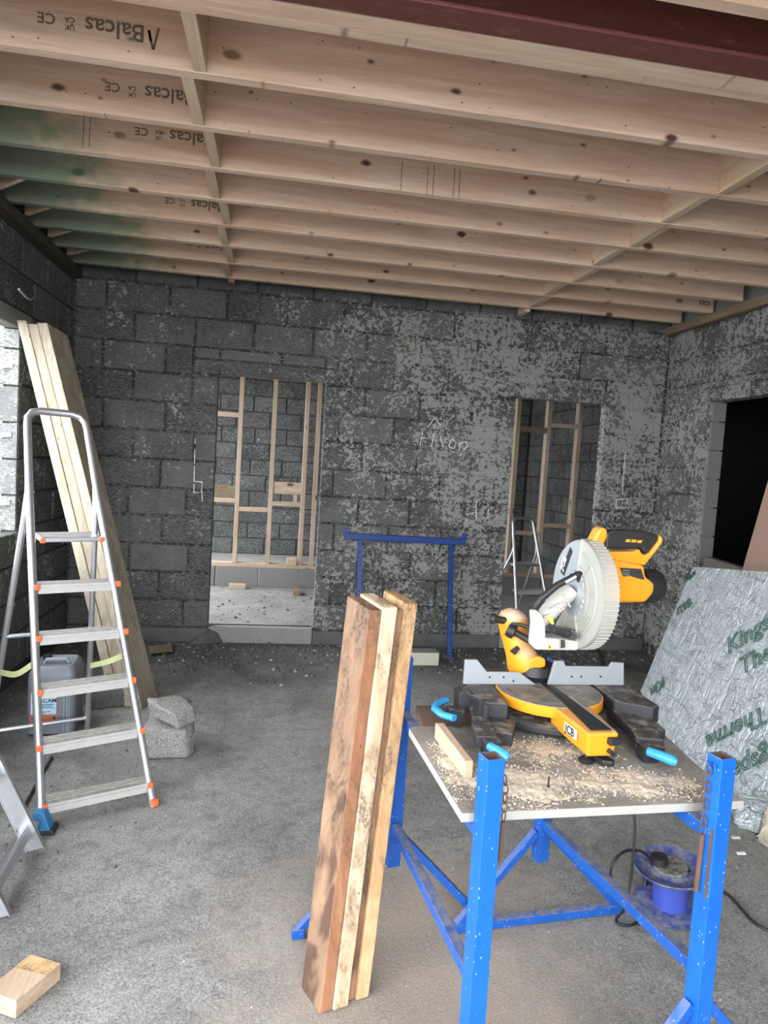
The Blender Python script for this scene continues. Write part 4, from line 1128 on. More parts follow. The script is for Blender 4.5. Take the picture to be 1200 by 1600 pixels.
# ------------------------------------------------------------------ extension reel and leads
er = thing('cable_reel', 'dusty blue cable reel with a black handle on the floor behind the right trestle', 'reel', (1.385, 2.06, 0))
AXR = Vector((-0.10, -0.03, 1)).normalized(); C0 = Vector((1.415, 2.075, 0.030))
m = MB(); m.lathe([(0, 0.0), (0.105, 0.0), (0.118, 0.004), (0.120, 0.010), (0.105, 0.012), (0, 0.012)], C0, AXR, n=40); m.build('bottom_flange', 'reel_blue', er, smooth=True)
m = MB(); m.lathe([(0, 0.011), (0.057, 0.011), (0.055, 0.13), (0, 0.13)], C0, AXR, n=32); m.build('drum', 'reel_drum_blue', er, smooth=True)
m = MB(); m.lathe([(0, 0.130), (0.100, 0.130), (0.118, 0.142), (0.124, 0.150), (0.121, 0.153), (0.100, 0.142), (0.072, 0.138), (0.060, 0.146), (0, 0.147)], C0, AXR, n=44); m.build('top_flange', 'reel_blue', er, smooth=True)
m = MB(); m.lathe([(0, 0.147), (0.058, 0.147), (0.055, 0.153), (0, 0.154)], C0, AXR, n=30); m.build('socket_plate', 'reel_dirty', er, smooth=True)
m = MB(); m.lathe([(0, 0.153), (0.030, 0.153), (0.027, 0.175), (0.010, 0.178), (0, 0.178)], C0 + Vector((-0.03, 0.02, 0)), AXR, n=20); m.build('plug', 'black_plastic', er, smooth=True)
m = MB(); m.prism([C0 + AXR * 0.151 + Vector((0.028 + a_, -0.045 + b_, 0)) for a_, b_ in ((0, 0), (0.022, 0.004), (0.024, 0.022), (0.003, 0.018))], (0, 0, 0.004)); m.build('socket', 'black_plastic', er)
m = MB(); m.tube([(1.2619, 1.9872, 0.02), (1.3446, 2.12, -0.0363), (1.3739, 2.17, 0.0052), (1.3878, 2.19, 0.0839), (1.3939, 2.19, 0.1517), (1.4168, 2.19, 0.1753), (1.4483, 2.18, 0.1779), (1.4931, 2.16, 0.1595), (1.5477, 2.14, 0.1388), (1.5612, 2.12, 0.122), (1.5558, 2.1, 0.0446), (1.526, 2.06, -0.0212)], 0.0095, 10); m.build('carry_frame', 'black_plastic', er, smooth=True)
m = MB(); m.tube([(1.28, 2.05, 0.0125), (1.30, 2.03, 0.0125), (1.45, 1.995, 0.0125), (1.52, 2.06, 0.0125)], 0.012, 8); m.build('base_frame', 'black_plastic', er, smooth=True)

def curve_pts(pts, sub=6):
    P = [Vector(p) for p in pts]; P = [P[0] * 2 - P[1]] + P + [P[-1] * 2 - P[-2]]; out = []
    for i in range(1, len(P) - 2):
        for s in range(sub):
            t_ = s / sub; a_, b_, c_, d_ = P[i - 1:i + 3]
            out.append(0.5 * ((2 * b_) + (c_ - a_) * t_ + (2 * a_ - 5 * b_ + 4 * c_ - d_) * t_ ** 2 + (3 * b_ - a_ - 3 * c_ + d_) * t_ ** 3))
    return out + [P[-2]]
m = MB(); m.tube(curve_pts([(1.2301, 2.09, 0.5214), (1.2458, 2.08, 0.395), (1.2426, 2.05, 0.3279), (1.2329, 2.03, 0.2389), (1.2247, 2.02, 0.1446), (1.1992, 2.0, 0.0808), (1.2026, 2.0469, 0.012), (1.2026, 2.0282, 0.007), (1.2395, 2.0195, 0.007), (1.286, 2.0486, 0.007), (1.2839, 2.1018, 0.012), (1.1742, 2.0, 0.1307), (1.1445, 2.0, 0.1827), (1.1441, 2.0, 0.2378), (1.1928, 2.02, 0.2661), (1.2638, 2.05, 0.2507), (1.3263, 2.09, 0.2044), (1.3463, 2.09, 0.1713), (1.38, 2.09, 0.20)], 8), 0.0048, 8)
tag(m.build('power_lead', 'black_plastic', smooth=True), 'black power lead looping down from the worktop to the blue cable reel', 'cable')
m = MB(); m.tube(curve_pts([(1.5916, 2.1706, 0.006), (1.6708, 2.1884, 0.006), (1.7003, 2.1494, 0.006), (1.6917, 2.0509, 0.006), (1.6956, 1.9911, 0.006), (1.7361, 1.9502, 0.006), (1.8293, 1.9315, 0.006)], 6), 0.0055, 8)
tag(m.build('power_lead', 'black_plastic', smooth=True), 'black power lead lying on the floor right of the right trestle', 'cable')
m = MB(); m.tube(curve_pts([(2.8445, 5.5838, 0.01), (2.6888, 5.1477, 0.01), (2.555, 4.8357, 0.01), (2.7962, 4.9785, 0.01), (2.8802, 4.8823, 0.01), (2.9893, 4.79, 0.01)], 6), 0.008, 8)
tag(m.build('power_lead', 'black_plastic', smooth=True), 'thin black lead on the rubble by the far wall right of the saw', 'cable')

# ------------------------------------------------------------------ planks leaning by the trestle
B0 = Vector((0.178, 1.742, 0)); T0 = Vector((0.287, 2.00, 1.062)); U0 = Vector((0.937, 0.30, 0)).normalized(); U1 = Vector((0.96, 0.22, 0.0)).normalized()
V0 = Vector((-0.42, 0.905, 0)).normalized(); V1 = Vector((-0.48, 0.86, 0.17)).normalized()
offs = [(0.0, 0.0375, 0.0), (0.0395, 0.084, -0.004), (0.086, 0.112, 0.012), (0.114, 0.152, 0.004)]
tops = [0.0, 0.008, -0.006, 0.016]
for (s0, s1, dp), tp, mt, lab in zip(offs, tops, ('stained_z', 'fresh_z', 'dark_z', 'orange_z'),
        ('brown stained plank, leftmost of four leaning upright by the trestle', 'pale yellow plank with dark mould specks, second from left of the four upright planks',
         'dark brown recessed plank, third from left of the four upright planks', 'orange brown plank, rightmost of the four upright planks beside the blue trestle')):
    k1 = 1.06
    up = (T0 - B0).normalized()
    q = []
    for base, u_, v_, dep, sc_, tz in ((B0, U0, V0, 0.108, 1.0, 0.0), (T0, U1, V1, 0.122, k1, tp)):
        for s_, d_ in ((s0, dp), (s1, dp), (s1, dep), (s0, dep)):
            q.append(base + u_ * (s_ * sc_) + v_ * d_ + up * tz)
    for i in range(4): q[i].z = 0.0
    m = MB()
    n_ = 14; rows = []
    rng = random.Random(int(s0 * 1e4))
    for r_ in range(n_ + 1):
        f_ = r_ / n_
        rows.append([q[c].lerp(q[4 + c], f_) + (U0 * rng.uniform(-0.0009, 0.0009) if 0 < r_ < n_ else Vector((0, 0, 0))) for c in range(4)])
    vs = [p for row in rows for p in row]
    fs = [(3, 2, 1, 0), tuple(n_ * 4 + c for c in range(4))]
    for r_ in range(n_):
        for c in range(4):
            fs.append((r_ * 4 + c, r_ * 4 + (c + 1) % 4, r_ * 4 + 4 + (c + 1) % 4, r_ * 4 + 4 + c))
    m.add(vs, fs)
    o = m.build('timber_plank', [mt, 'rusty_z' if mt == 'stained_z' else mt])
    for p in o.data.polygons:
        if p.normal.y < -0.8 and p.normal.x > -0.4: p.material_index = 1
    bv = o.modifiers.new('bevel', 'BEVEL'); bv.width = 0.003; bv.segments = 2; bv.limit_method = 'ANGLE'; bv.angle_limit = 0.6
    tag(o, lab, 'plank', 'four planks leaning by the trestle')

# offcut lying bottom left
A_, B_, C_ = Vector((-0.612, 1.790, 0)), Vector((-0.540, 1.920, 0)), Vector((-0.633, 1.962, 0))
D_ = A_ + (C_ - B_) * 1.0
L_ = (A_ - B_).normalized() * 0.04
m = MB(); h = Vector((0, 0, 0.05))
m.hexa([A_, B_, C_, D_, A_ + h, B_ + h, C_ + h, D_ + h])
o = m.build('timber_offcut', 'offcut_y', bevel=0.002)
tag(o, 'short thick pine offcut with a reddish end lying on the floor, bottom left', 'offcut')
dn = (B_ - A_)
m = MB(); e = Vector((0, 0, 0.0004))
m.add([A_.lerp(B_, 0.66) + h + e, B_.lerp(A_, 0.03) + h + e, C_.lerp(D_, 0.03) + h + e, D_.lerp(C_, 0.62) + h + e], [(0, 1, 2, 3)])
s_ = m.build('red_stain', 'orange_z', o)
s_['label'] = 'reddish stained end'

# ------------------------------------------------------------------ three planks leaning in the far left corner
F0 = Vector((-0.722, 4.006, 0)); F1 = Vector((-1.352, 4.19, 2.187))
UU = Vector((-0.94, 0.34, 0)).normalized(); VV = Vector((0.22, 0.975, 0)).normalized()
for i, (tz, lab) in enumerate(((0.0, 'pale weathered plank nearest the room, rightmost of the three in the left corner'), (-0.006, 'middle of the three pale weathered planks leaning in the left corner'), (0.012, 'pale weathered plank nearest the left wall, leftmost of the three in the left corner'))):
    q = []
    for base in (F0, F1):
        for a_, b_ in ((i * 0.068, 0.0 + 0.006 * (i % 2)), (i * 0.068 + 0.064, 0.006 * (i % 2)), (i * 0.068 + 0.064, 0.215), (i * 0.068, 0.225)):
            p = base + UU * a_ + VV * b_
            q.append(p)
    for p in q[4:]: p.z += tz
    q[6].z -= 0.03; q[7].z -= 0.03
    m = MB(); m.hexa([q[1], q[0], q[3], q[2], q[5], q[4], q[7], q[6]])
    tag(m.build('timber_plank', 'weathered_z', bevel=0.004), lab, 'plank', 'three planks leaning in the left corner')

# ------------------------------------------------------------------ step ladders
def step_ladder(t, FL, FR, PL, PR, TL, TR, HL, HR, RL, RR, treads, bars, s, metal, caps=True, ft=0.036):
    """feet, pivots, platform ends, hoop shoulders and rear feet are points; treads are (left, right) points"""
    V_ = Vector
    FL, FR, PL, PR, TL, TR, HL, HR, RL, RR = map(V_, (FL, FR, PL, PR, TL, TR, HL, HR, RL, RR))
    back = ((RL + RR) - (FL + FR)); back.z = 0; back.normalize()
    for a_, b_, nm in ((FL, HL, 'front_stile'), (FR, HR, 'front_stile')):
        pass
    ac = (HR - HL).normalized(); upv = ((HL + HR) / 2 - (FL + FR) / 2).normalized()
    w_ = (HR - HL).length; rr = w_ * 0.30
    hoop = [FL, PL, HL, HL + upv * rr * 0.5 + ac * rr * 0.07, HL + upv * rr * 0.85 + ac * rr * 0.32, HL + upv * rr + ac * rr * 0.8,
            HR + upv * rr - ac * rr * 0.8, HR + upv * rr * 0.85 - ac * rr * 0.32, HR + upv * rr * 0.5 - ac * rr * 0.07, HR, PR, FR]
    m = MB(); m.tube(hoop, s * 0.5, 12); m.build('stile_hoop', metal, t, smooth=True)
    for a_, b_ in ((PL, RL), (PR, RR)):
        m = MB(); m.tube([a_ + back * 0.012 + upv * 0.03, a_ + back * 0.022, a_.lerp(b_, 0.1) + back * 0.01, b_], s * 0.42, 8); m.build('rear_leg', metal, t, smooth=True)
        m = MB(); m.lathe([(0, -0.012), (s * 0.2, -0.012), (s * 0.2, 0.02), (0, 0.02)], a_, ac, n=12); m.build('hinge_bolt', 'chrome', t, smooth=True)
    for f_ in bars:
        m = MB(); m.tube([RL.lerp(PL, f_), RR.lerp(PR, f_)], s * 0.30, 8); m.build('rear_bar', metal, t, smooth=True)
    for k_, (a_, b_) in enumerate(treads):
        a_, b_ = V_(a_), V_(b_); d_ = (b_ - a_).normalized(); dp = 0.075 * s / 0.034
        bk = back - d_ * back.dot(d_); bk.normalize()
        m = MB()
        ia, ib = a_ + d_ * s * 0.4, b_ - d_ * s * 0.4
        m.hexa([ia - bk * 0.012, ib - bk * 0.012, ib + bk * dp, ia + bk * dp] + [p + V_((0, 0, 0.004)) for p in (ia - bk * 0.012, ib - bk * 0.012, ib + bk * dp, ia + bk * dp)])
        m.bar(ia - bk * 0.012 + V_((0, 0, -0.016)), ib - bk * 0.012 + V_((0, 0, -0.016)), 0.005, 0.038)
        m.bar(ia - bk * 0.0165 + V_((0, 0, -0.010)), ib - bk * 0.0165 + V_((0, 0, -0.010)), 0.004, 0.006)
        m.bar(ia + bk * dp + V_((0, 0, -0.006)), ib + bk * dp + V_((0, 0, -0.006)), 0.004, 0.018)
        for f_ in (0.25, 0.5, 0.75):
            m.bar(ia + bk * dp * f_ + V_((0, 0, 0.005)), ib + bk * dp * f_ + V_((0, 0, 0.005)), 0.006, 0.002)
        tread = m.build('tread', 'dusty_aluminium', t)
        if caps:
            for p, sg in ((a_, 1), (b_, -1)):
                m = MB(); m.bar(p - d_ * sg * 0.004 - bk * 0.014 + V_((0, 0, -0.006)), p + d_ * sg * s * 0.55 - bk * 0.014 + V_((0, 0, -0.006)), 0.022, 0.026)
                m.build('tread_cap', 'orange_plastic', tread, bevel=0.004)
    a_, b_ = TL, TR; d_ = (b_ - a_).normalized(); bk = back - d_ * back.dot(d_); bk.normalize()
    ia, ib = a_ + d_ * s * 0.5, b_ - d_ * s * 0.5; dp = 0.20 * s / 0.034
    m = MB(); q = [ia - bk * 0.01, ib - bk * 0.01, ib + bk * dp, ia + bk * dp]
    m.hexa([p + V_((0, 0, -0.022)) for p in q] + q)
    pf = m.build('platform', metal, t, bevel=0.004)
    for f_ in (0.3, 0.5, 0.7):
        m = MB(); m.bar(ia.lerp(ib, 0.1) + bk * dp * f_ + V_((0, 0, 0.001)), ia.lerp(ib, 0.9) + bk * dp * f_ + V_((0, 0, 0.001)), 0.012, 0.003); m.build('tread_ridge', 'dusty_aluminium', pf)
    if caps:
        for p, sg in ((a_, 1), (b_, -1)):
            m = MB(); m.bar(p - bk * 0.015 + V_((0, 0, -0.012)) + d_ * sg * 0.012, p + d_ * sg * s * 0.95 - bk * 0.015 + V_((0, 0, -0.012)), 0.02, 0.022); m.build('platform_cap', 'orange_plastic', pf, bevel=0.003)
    m = MB(); m.lathe([(0, 0), (s * 0.55, 0), (s * 0.53, ft * 0.8), (0, ft * 0.8)], (FR.x, FR.y, 0), n=4); m.build('foot', 'orange_plastic', t, bevel=0.003)

t = thing('step_ladder', 'dusty aluminium step ladder with orange tread caps and one blue foot, on the left', 'step ladder', (-0.66, 2.8, 0))
step_ladder(t, (-0.8467, 2.7059, 0.0068), (-0.4560, 2.8883, -0.0257), (-1.0946, 3.2186, 1.2853), (-0.8408, 3.3482, 1.2865), (-1.0378, 3.1497, 1.0896), (-0.7789, 3.2822, 1.0914), (-1.1503, 3.3383, 1.5814), (-0.9211, 3.4531, 1.5781), (-1.3416, 3.4535, 0.0000), (-0.9294, 3.6462, 0.0000), [((-0.8596, 2.7397, 0.0874), (-0.4805, 2.9303, 0.0834)), ((-0.9089, 2.8170, 0.2923), (-0.5365, 3.0064, 0.2926)), ((-0.9389, 2.9011, 0.4913), (-0.5932, 3.0773, 0.4924)), ((-0.9748, 2.9837, 0.6931), (-0.6469, 3.1495, 0.6913)), ((-1.0127, 3.0647, 0.8938), (-0.7025, 3.2216, 0.8923))], (0.075, 0.46), 0.034, 'aluminium')
m = MB(); sp = curve_pts([(-1.2624, 3.3781, 0.4123), (-1.1117, 3.1603, 0.4743), (-0.9610, 2.9424, 0.5963)], 6)
for a_, b_ in zip(sp, sp[1:]): m.bar(a_, b_, 0.003, 0.026)
m.build('safety_strap', 'strap_yellow', t)
m = MB(); sp = curve_pts([(-0.9023, 3.5551, 0.3934), (-0.7693, 3.3295, 0.4833), (-0.6363, 3.1039, 0.5893)], 6)
for a_, b_ in zip(sp, sp[1:]): m.bar(a_, b_, 0.003, 0.026)
m.build('safety_strap', 'strap_yellow', t)
fo = Vector((-0.8467, 2.7059, 0.0000))
m = MB(); m.hexa([fo + Vector(c) for c in ((-0.022, -0.03, 0.004), (0.045, -0.03, 0.004), (0.045, 0.03, 0.004), (-0.022, 0.03, 0.004), (-0.03, -0.022, 0.085), (0.012, -0.022, 0.085), (0.012, 0.022, 0.085), (-0.03, 0.022, 0.085))]); m.build('blue_foot', 'blue_rubber', t, bevel=0.005)
m = MB(); m.hexa([fo + Vector(c) for c in ((-0.02, -0.036, 0.0), (0.055, -0.036, 0.0), (0.055, 0.036, 0.0), (-0.02, 0.036, 0.0), (-0.02, -0.034, 0.012), (0.05, -0.034, 0.020), (0.05, 0.034, 0.020), (-0.02, 0.034, 0.012))]); m.build('foot_sole', 'black_plastic', t, bevel=0.003)
m = MB(); m.bar(fo + Vector((-0.018, -0.034, 0.014)), fo + Vector((-0.005, -0.04, 0.06)), 0.02, 0.006, up=(0, 1, 0)); m.build('foot_clip', 'aluminium', t)

t = thing('step_ladder', 'small grey step ladder with a hoop standing beyond the right-hand far doorway', 'step ladder', (2.35, 6.35, SILL))
def l2(px, py, dx=0, dy=0): return None
A2 = 0.30
c2 = Vector((2.42, 6.0, SILL)); ax2 = Vector((math.cos(A2), math.sin(A2), 0)); bk2 = Vector((-math.sin(A2), math.cos(A2), 0))
def lp(u_, z_, b_): return c2 + ax2 * u_ + bk2 * b_ + Vector((0, 0, z_))
def fr(sd, z_): return lp(sd * (0.19 - 0.08 * z_), z_, 0.30 * z_)
step_ladder(t, fr(-1, 0.0), fr(1, 0.0), fr(-1, 0.62), fr(1, 0.62), fr(-1, 0.50), fr(1, 0.50), fr(-1, 0.86), fr(1, 0.86), lp(-0.21, 0, 0.52), lp(0.21, 0, 0.52),
            [(fr(-1, 0.26), fr(1, 0.26))], (0.3,), 0.03, 'aluminium', caps=False)

# second ladder cut by the left edge of the picture
t = thing('aluminium_ladder', 'aluminium ladder lower end leaning at the left edge of the picture', 'ladder', (-0.82, 2.4, 0))
SA0, SA1 = Vector((-0.822, 2.568, 0)), Vector((-1.555, 2.62, 1.52)); SB0, SB1 = Vector((-0.800, 2.19, 0)), Vector((-1.555, 2.24, 1.52))
for a_, b_ in ((SA0, SA1), (SB0, SB1)):
    d_ = (b_ - a_).normalized(); y_ = (SB0 - SA0).normalized(); w_ = d_.cross(y_).normalized()
    m = MB(); m.bar(a_, b_, 0.006, 0.068, up=w_); m.bar(a_ + w_ * 0.032, b_ + w_ * 0.032, 0.022, 0.004, up=w_); m.bar(a_ - w_ * 0.032, b_ - w_ * 0.032, 0.022, 0.004, up=w_)
    o = m.build('stile', 'aluminium', t)
    lo = min(v.co.z for v in o.data.vertices)
    for v in o.data.vertices:
        if v.co.z < 0.06 and (v.co - Vector((0, 0, 0))).length < 5: v.co.z = max(v.co.z, 0.001)
for k_ in range(5):
    f_ = (0.085 + 0.25 * k_) / 1.69
    m = MB(); a_, b_ = SA0.lerp(SA1, f_), SB0.lerp(SB1, f_)
    d_ = (SA1 - SA0).normalized(); w_ = d_.cross((SB0 - SA0).normalized()).normalized()
    m.bar(a_, b_, 0.040, 0.030, up=w_); m.bar(a_ + w_ * 0.017, b_ + w_ * 0.017, 0.030, 0.004, up=w_); m.build('rung', 'aluminium', t, bevel=0.003)

# ------------------------------------------------------------------ drum, broken blocks and bits on the left
t = thing('plastic_drum', 'grey plastic drum with a blue and red label behind the step ladder', 'drum', (-1.10, 3.72, 0))
def dp(u_, v_, z_):
    a_ = 0.10; return Vector((-1.115 + u_ * math.cos(a_) - v_ * math.sin(a_), 3.745 + u_ * math.sin(a_) + v_ * math.cos(a_), z_))
def ring(w_, l_, z_, c_=0.03):
    pts = []
    for cx, cy, a0 in ((w_ / 2 - c_, -l_ / 2 + c_, -90), (w_ / 2 - c_, l_ / 2 - c_, 0), (-w_ / 2 + c_, l_ / 2 - c_, 90), (-w_ / 2 + c_, -l_ / 2 + c_, 180)):
        for q_ in range(5):
            an = math.radians(a0 + 22.5 * q_); pts.append(dp(cx + c_ * math.cos(an), cy + c_ * math.sin(an), z_))
    return pts
prof = [(0.19, 0.21, 0.0), (0.225, 0.25, 0.012), (0.232, 0.255, 0.05), (0.232, 0.255, 0.30), (0.224, 0.247, 0.325), (0.20, 0.225, 0.352), (0.18, 0.205, 0.362), (0.15, 0.17, 0.352)]
rs = [ring(w_, l_, z_) for w_, l_, z_ in prof]; m = MB(); n_ = len(rs[0])
vs = [p for r_ in rs for p in r_]; fs = [tuple(range(n_))[::-1], tuple((len(rs) - 1) * n_ + j for j in range(n_))]
for i in range(len(rs) - 1):
    for j in range(n_): fs.append((i * n_ + j, i * n_ + (j + 1) % n_, (i + 1) * n_ + (j + 1) % n_, (i + 1) * n_ + j))
m.add(vs, fs); m.build('body', 'drum_grey', t, smooth=True)
m = MB(); m.tube([dp(-0.055, -0.02, 0.350), dp(-0.05, -0.02, 0.372), dp(0.05, -0.02, 0.376), dp(0.062, -0.02, 0.352)], 0.010, 10); m.build('handle', 'drum_grey_pale', t, smooth=True)
m = MB(); m.lathe([(0, 0), (0.024, 0), (0.024, 0.024), (0, 0.026)], dp(-0.06, 0.06, 0.35), n=16); m.build('cap', 'black_plastic', t)
for u_ in (0.062, 0.078, 0.088):
    m = MB(); m.bar(dp(u_, -0.1285, 0.02), dp(u_, -0.1285, 0.315), 0.005, 0.004, up=(0, 1, 0)); m.build('moulded_rib', 'drum_grey_pale', t)
m = MB(); m.prism([dp(-0.098, -0.1285, 0.075), dp(0.03, -0.1285, 0.075), dp(0.03, -0.1285, 0.235), dp(-0.098, -0.1285, 0.235)], dp(0, -0.001, 0) - dp(0, 0, 0)); m.build('label_border', 'label_red', t)
m = MB(); m.prism([dp(-0.094, -0.1297, 0.118), dp(0.026, -0.1297, 0.118), dp(0.026, -0.1297, 0.231), dp(-0.094, -0.1297, 0.231)], dp(0, -0.001, 0) - dp(0, 0, 0)); m.build('label_panel', 'label_blue', t)
xd = dp(1, 0, 0) - dp(0, 0, 0)
text('label_text', 'FARCAM', 0.030, 'ink', t, dp(-0.090, -0.1312, 0.180), xd, (0, 0, 1))
m = MB()
for z_, w_ in ((0.170, 0.10), (0.162, 0.09), (0.153, 0.10), (0.132, 0.085), (0.125, 0.06)):
    m.bar(dp(-0.085, -0.1312, z_), dp(-0.085 + w_, -0.1312, z_), 0.001, 0.0028)
m.build('label_small_print', 'ink', t)
m = MB()
for u_ in (-0.085, -0.055, 0.01): m.bar(dp(u_, -0.1303, 0.098), dp(u_ + 0.013, -0.1303, 0.098), 0.001, 0.013)
m.build('label_symbols', 'ink', t)
m = MB(); m.bar(dp(-0.055, -0.1312, 0.217), dp(-0.035, -0.1312, 0.217), 0.001, 0.012); m.build('label_emblem', 'ink', t)

def rough_block(name, mat, lab, pts, cat, seed, amp=0.008, parent=None):
    m = MB(); m.hexa(pts); o = m.build(name, mat)
    bm = bmesh.new(); bm.from_mesh(o.data)
    bmesh.ops.bevel(bm, geom=list(bm.edges), offset=0.012, segments=2, affect='EDGES', profile=0.6)
    bmesh.ops.subdivide_edges(bm, edges=[e for e in bm.edges if e.calc_length() > 0.03], cuts=3, use_grid_fill=True)
    rng = random.Random(seed)
    zmin = min(v.co.z for v in bm.verts)
    for v in bm.verts:
        if v.co.z > zmin + 0.004: v.co += Vector((rng.uniform(-amp, amp), rng.uniform(-amp, amp), rng.uniform(-amp, amp) * 0.6))
    bm.to_mesh(o.data); bm.free()
    for p in o.data.polygons: p.use_smooth = True
    if cat: tag(o, lab, cat)
    return o
rough_block('broken_block', 'cut_concrete', 'lower of the two broken grey concrete blocks beside the step ladder', [(-0.60, 3.335, 0), (-0.385, 3.345, 0), (-0.355, 3.40, 0), (-0.60, 3.55, 0), (-0.60, 3.345, 0.150), (-0.392, 3.36, 0.140), (-0.365, 3.47, 0.155), (-0.59, 3.53, 0.160)], 'block', 2, 0.007)
rough_block('broken_block', 'cut_concrete', 'upper broken grey concrete block tilted on top of the other by the step ladder', [(-0.5885, 3.44, 0.1834), (-0.4282, 3.3, 0.1615), (-0.3563, 3.4, 0.1635), (-0.4498, 3.58, 0.1714), (-0.6056, 3.45, 0.2681), (-0.4351, 3.31, 0.2275), (-0.3606, 3.41, 0.2416), (-0.4536, 3.59, 0.233)], 'block', 3, 0.007)
rough_block('broken_block', 'dark_rubble', 'dark broken block lying between the plastic drum and the planks', [(-1.02, 3.98, 0), (-0.80, 4.06, 0), (-0.86, 4.22, 0), (-1.08, 4.12, 0), (-1.0, 4.0, 0.10), (-0.82, 4.06, 0.11), (-0.86, 4.2, 0.11), (-1.06, 4.1, 0.1)], 'block', 4, 0.006)
rough_block('broken_block', 'dark_rubble', 'broken wedge of block leaning at the foot of the left far opening', [(-0.64, 5.36, 0), (-0.50, 5.40, 0), (-0.38, 5.445, 0), (-0.60, 5.445, 0), (-0.62, 5.39, 0.02), (-0.50, 5.42, 0.13), (-0.42, 5.448, 0.09), (-0.57, 5.448, 0.04)], 'block', 5, 0.006)
m = MB(); m.hexa([(-0.8821, 5.1157, 0.0), (-0.7294, 5.1923, 0.0), (-0.7662, 5.4031, 0.0), (-0.9287, 5.319, 0.0), (-0.8646, 5.0137, 0.03), (-0.7149, 5.0888, 0.03), (-0.7509, 5.2954, 0.03), (-0.9102, 5.213, 0.03)])
tag(m.build('timber_offcut', 'old_plate', bevel=0.002), 'brown timber offcut lying flat on the rubble below the far wall, left side', 'offcut')
m = MB(); m.tube([(-0.971, 2.8475, 0.006), (-0.9905, 3.0741, 0.008), (-1.0126, 3.3567, 0.006)], 0.006, 8); tag(m.build('steel_rod', 'ink', smooth=True), 'thin dark rod lying on the floor behind the step ladder foot', 'rod')
m = MB(); m.tube(curve_pts([(-1.572, 4.62, 2.40), (-1.53, 4.50, 2.385), (-1.49, 4.33, 2.335), (-1.45, 4.15, 2.31), (-1.42, 3.95, 2.31)], 5), 0.006, 8); tag(m.build('wall_wire', 'dusty_aluminium', smooth=True), 'pale wire poking out of the left wall above the window', 'wire')

# ------------------------------------------------------------------ far trestle and foam by the far wall
t = thing('trestle_frame', 'blue trestle top frame leaning against the far wall between the openings', 'trestle', (1.0, 5.2, 0))
m = MB(); m.bar((0.5391, 5.4, 0.9099), (1.5304, 5.4, 0.9007), 0.045, 0.05); m.build('top_bar', 'blue_dull', t, bevel=0.003)
for a_, b_ in (((0.6598, 5.4, 0.879), (0.677, 5.17, 0.0)), ((1.4186, 5.4, 0.8694), (1.399, 5.146, 0.0))):
    m = MB(); m.bar(b_, a_, 0.036, 0.036, up=(0, 1, 0.2)); o = m.build('leg', 'blue_dull', t, bevel=0.002)
    a_, b_ = Vector(a_), Vector(b_); m = MB()
    for q_ in range(1, 9):
        p = b_.lerp(a_, q_ / 9.0) + Vector((0, -0.0185, 0)); m.lathe([(0, -0.001), (0.006, -0.001), (0.006, 0.001)], p, (0, 1, 0), n=8)
    m.build('pin_holes', 'ink', o)
for x_ in ((0.5485, 5.4, 0.9258), (1.5235, 5.4, 0.9216)):
    m = MB(); m.bar(Vector(x_), Vector(x_) + Vector((0, 0, 0.05)), 0.012, 0.04, up=(1, 0, 0)); m.build('end_stop', 'blue_dull', t)
m = MB(); m.hexa([(1.05, 4.93, 0), (1.262, 4.935, 0), (1.252, 5.06, 0), (1.05, 5.06, 0), (1.05, 4.93, 0.098), (1.262, 4.935, 0.098), (1.252, 5.06, 0.098), (1.05, 5.06, 0.098)])
o = m.build('foam_block', ['cream_foam', 'foam_facing'], bevel=0.003)
for p in o.data.polygons:
    if p.normal.z > 0.9: p.material_index = 1
tag(o, 'cream foam block with a grey top on the floor behind the four planks', 'block')

# ------------------------------------------------------------------ foil-faced insulation and boards at the right
BL, TL_, TR_, BR_ = Vector((2.40, 4.10, 0.0)), Vector((2.765, 4.15, 0.942)), Vector((2.72, 2.30, 1.115)), Vector((2.15, 2.30, 0.0))
nrm = ((TL_ - BL).cross(BR_ - BL)).normalized()
if nrm.x > 0: nrm = -nrm
TR_ = TR_ - nrm * (TR_ - BL).dot(nrm)
TK = 0.09
rng = random.Random(8)
def fp(u_, v_):
    return BL.lerp(BR_, u_).lerp(TL_.lerp(TR_, u_), v_)
nu, nv = 80, 48; m = MB(); vs = []
for i in range(nu + 1):
    for j in range(nv + 1):
        u_, v_ = i / nu, j / nv
        p = fp(u_, v_)
        amp = 0.0012 + 0.001 * (math.sin(u_ * 31 + v_ * 17) * math.sin(v_ * 23 - u_ * 9))
        edge = min(1, 12 * min(v_, 1 - v_, u_, 1 - u_))
        crease = 0
        for (c0, c1) in ((0.42, 0.66), (0.86, 0.50), (0.20, 0.46)):
            dcr = abs(v_ - (c0 - (u_ - 0.1) * c1)); crease += max(0, 1 - dcr / 0.014)
        p = p + nrm * ((rng.uniform(-1, 1) * amp * 1.3 - crease * 0.012) * edge)
        # broken corner at the foot
        vs.append(p)
fs = []
for i in range(nu):
    for j in range(nv):
        u_, v_ = i / nu, j / nv
        if u_ + v_ * 0.9 < 0.09: continue
        fs.append((i * (nv + 1) + j, (i + 1) * (nv + 1) + j, (i + 1) * (nv + 1) + j + 1, i * (nv + 1) + j + 1))
m.add(vs, fs)
t = thing('insulation_board', 'silver foil-faced insulation board with green print leaning on the right', 'insulation', (2.3, 3.3, 0))
m.build('foil_face', 'foil', t, smooth=True)
b0 = -nrm
m = MB()
cb = [fp(0.10, 0.0), fp(1, 0), fp(1, 1), fp(0, 1), fp(0.0, 0.105)]
cb = [p - nrm * 0.009 for p in cb]
m.prism(cb, -nrm * TK); o = m.build('foam_core', 'cream_foam', t, bevel=0.004)
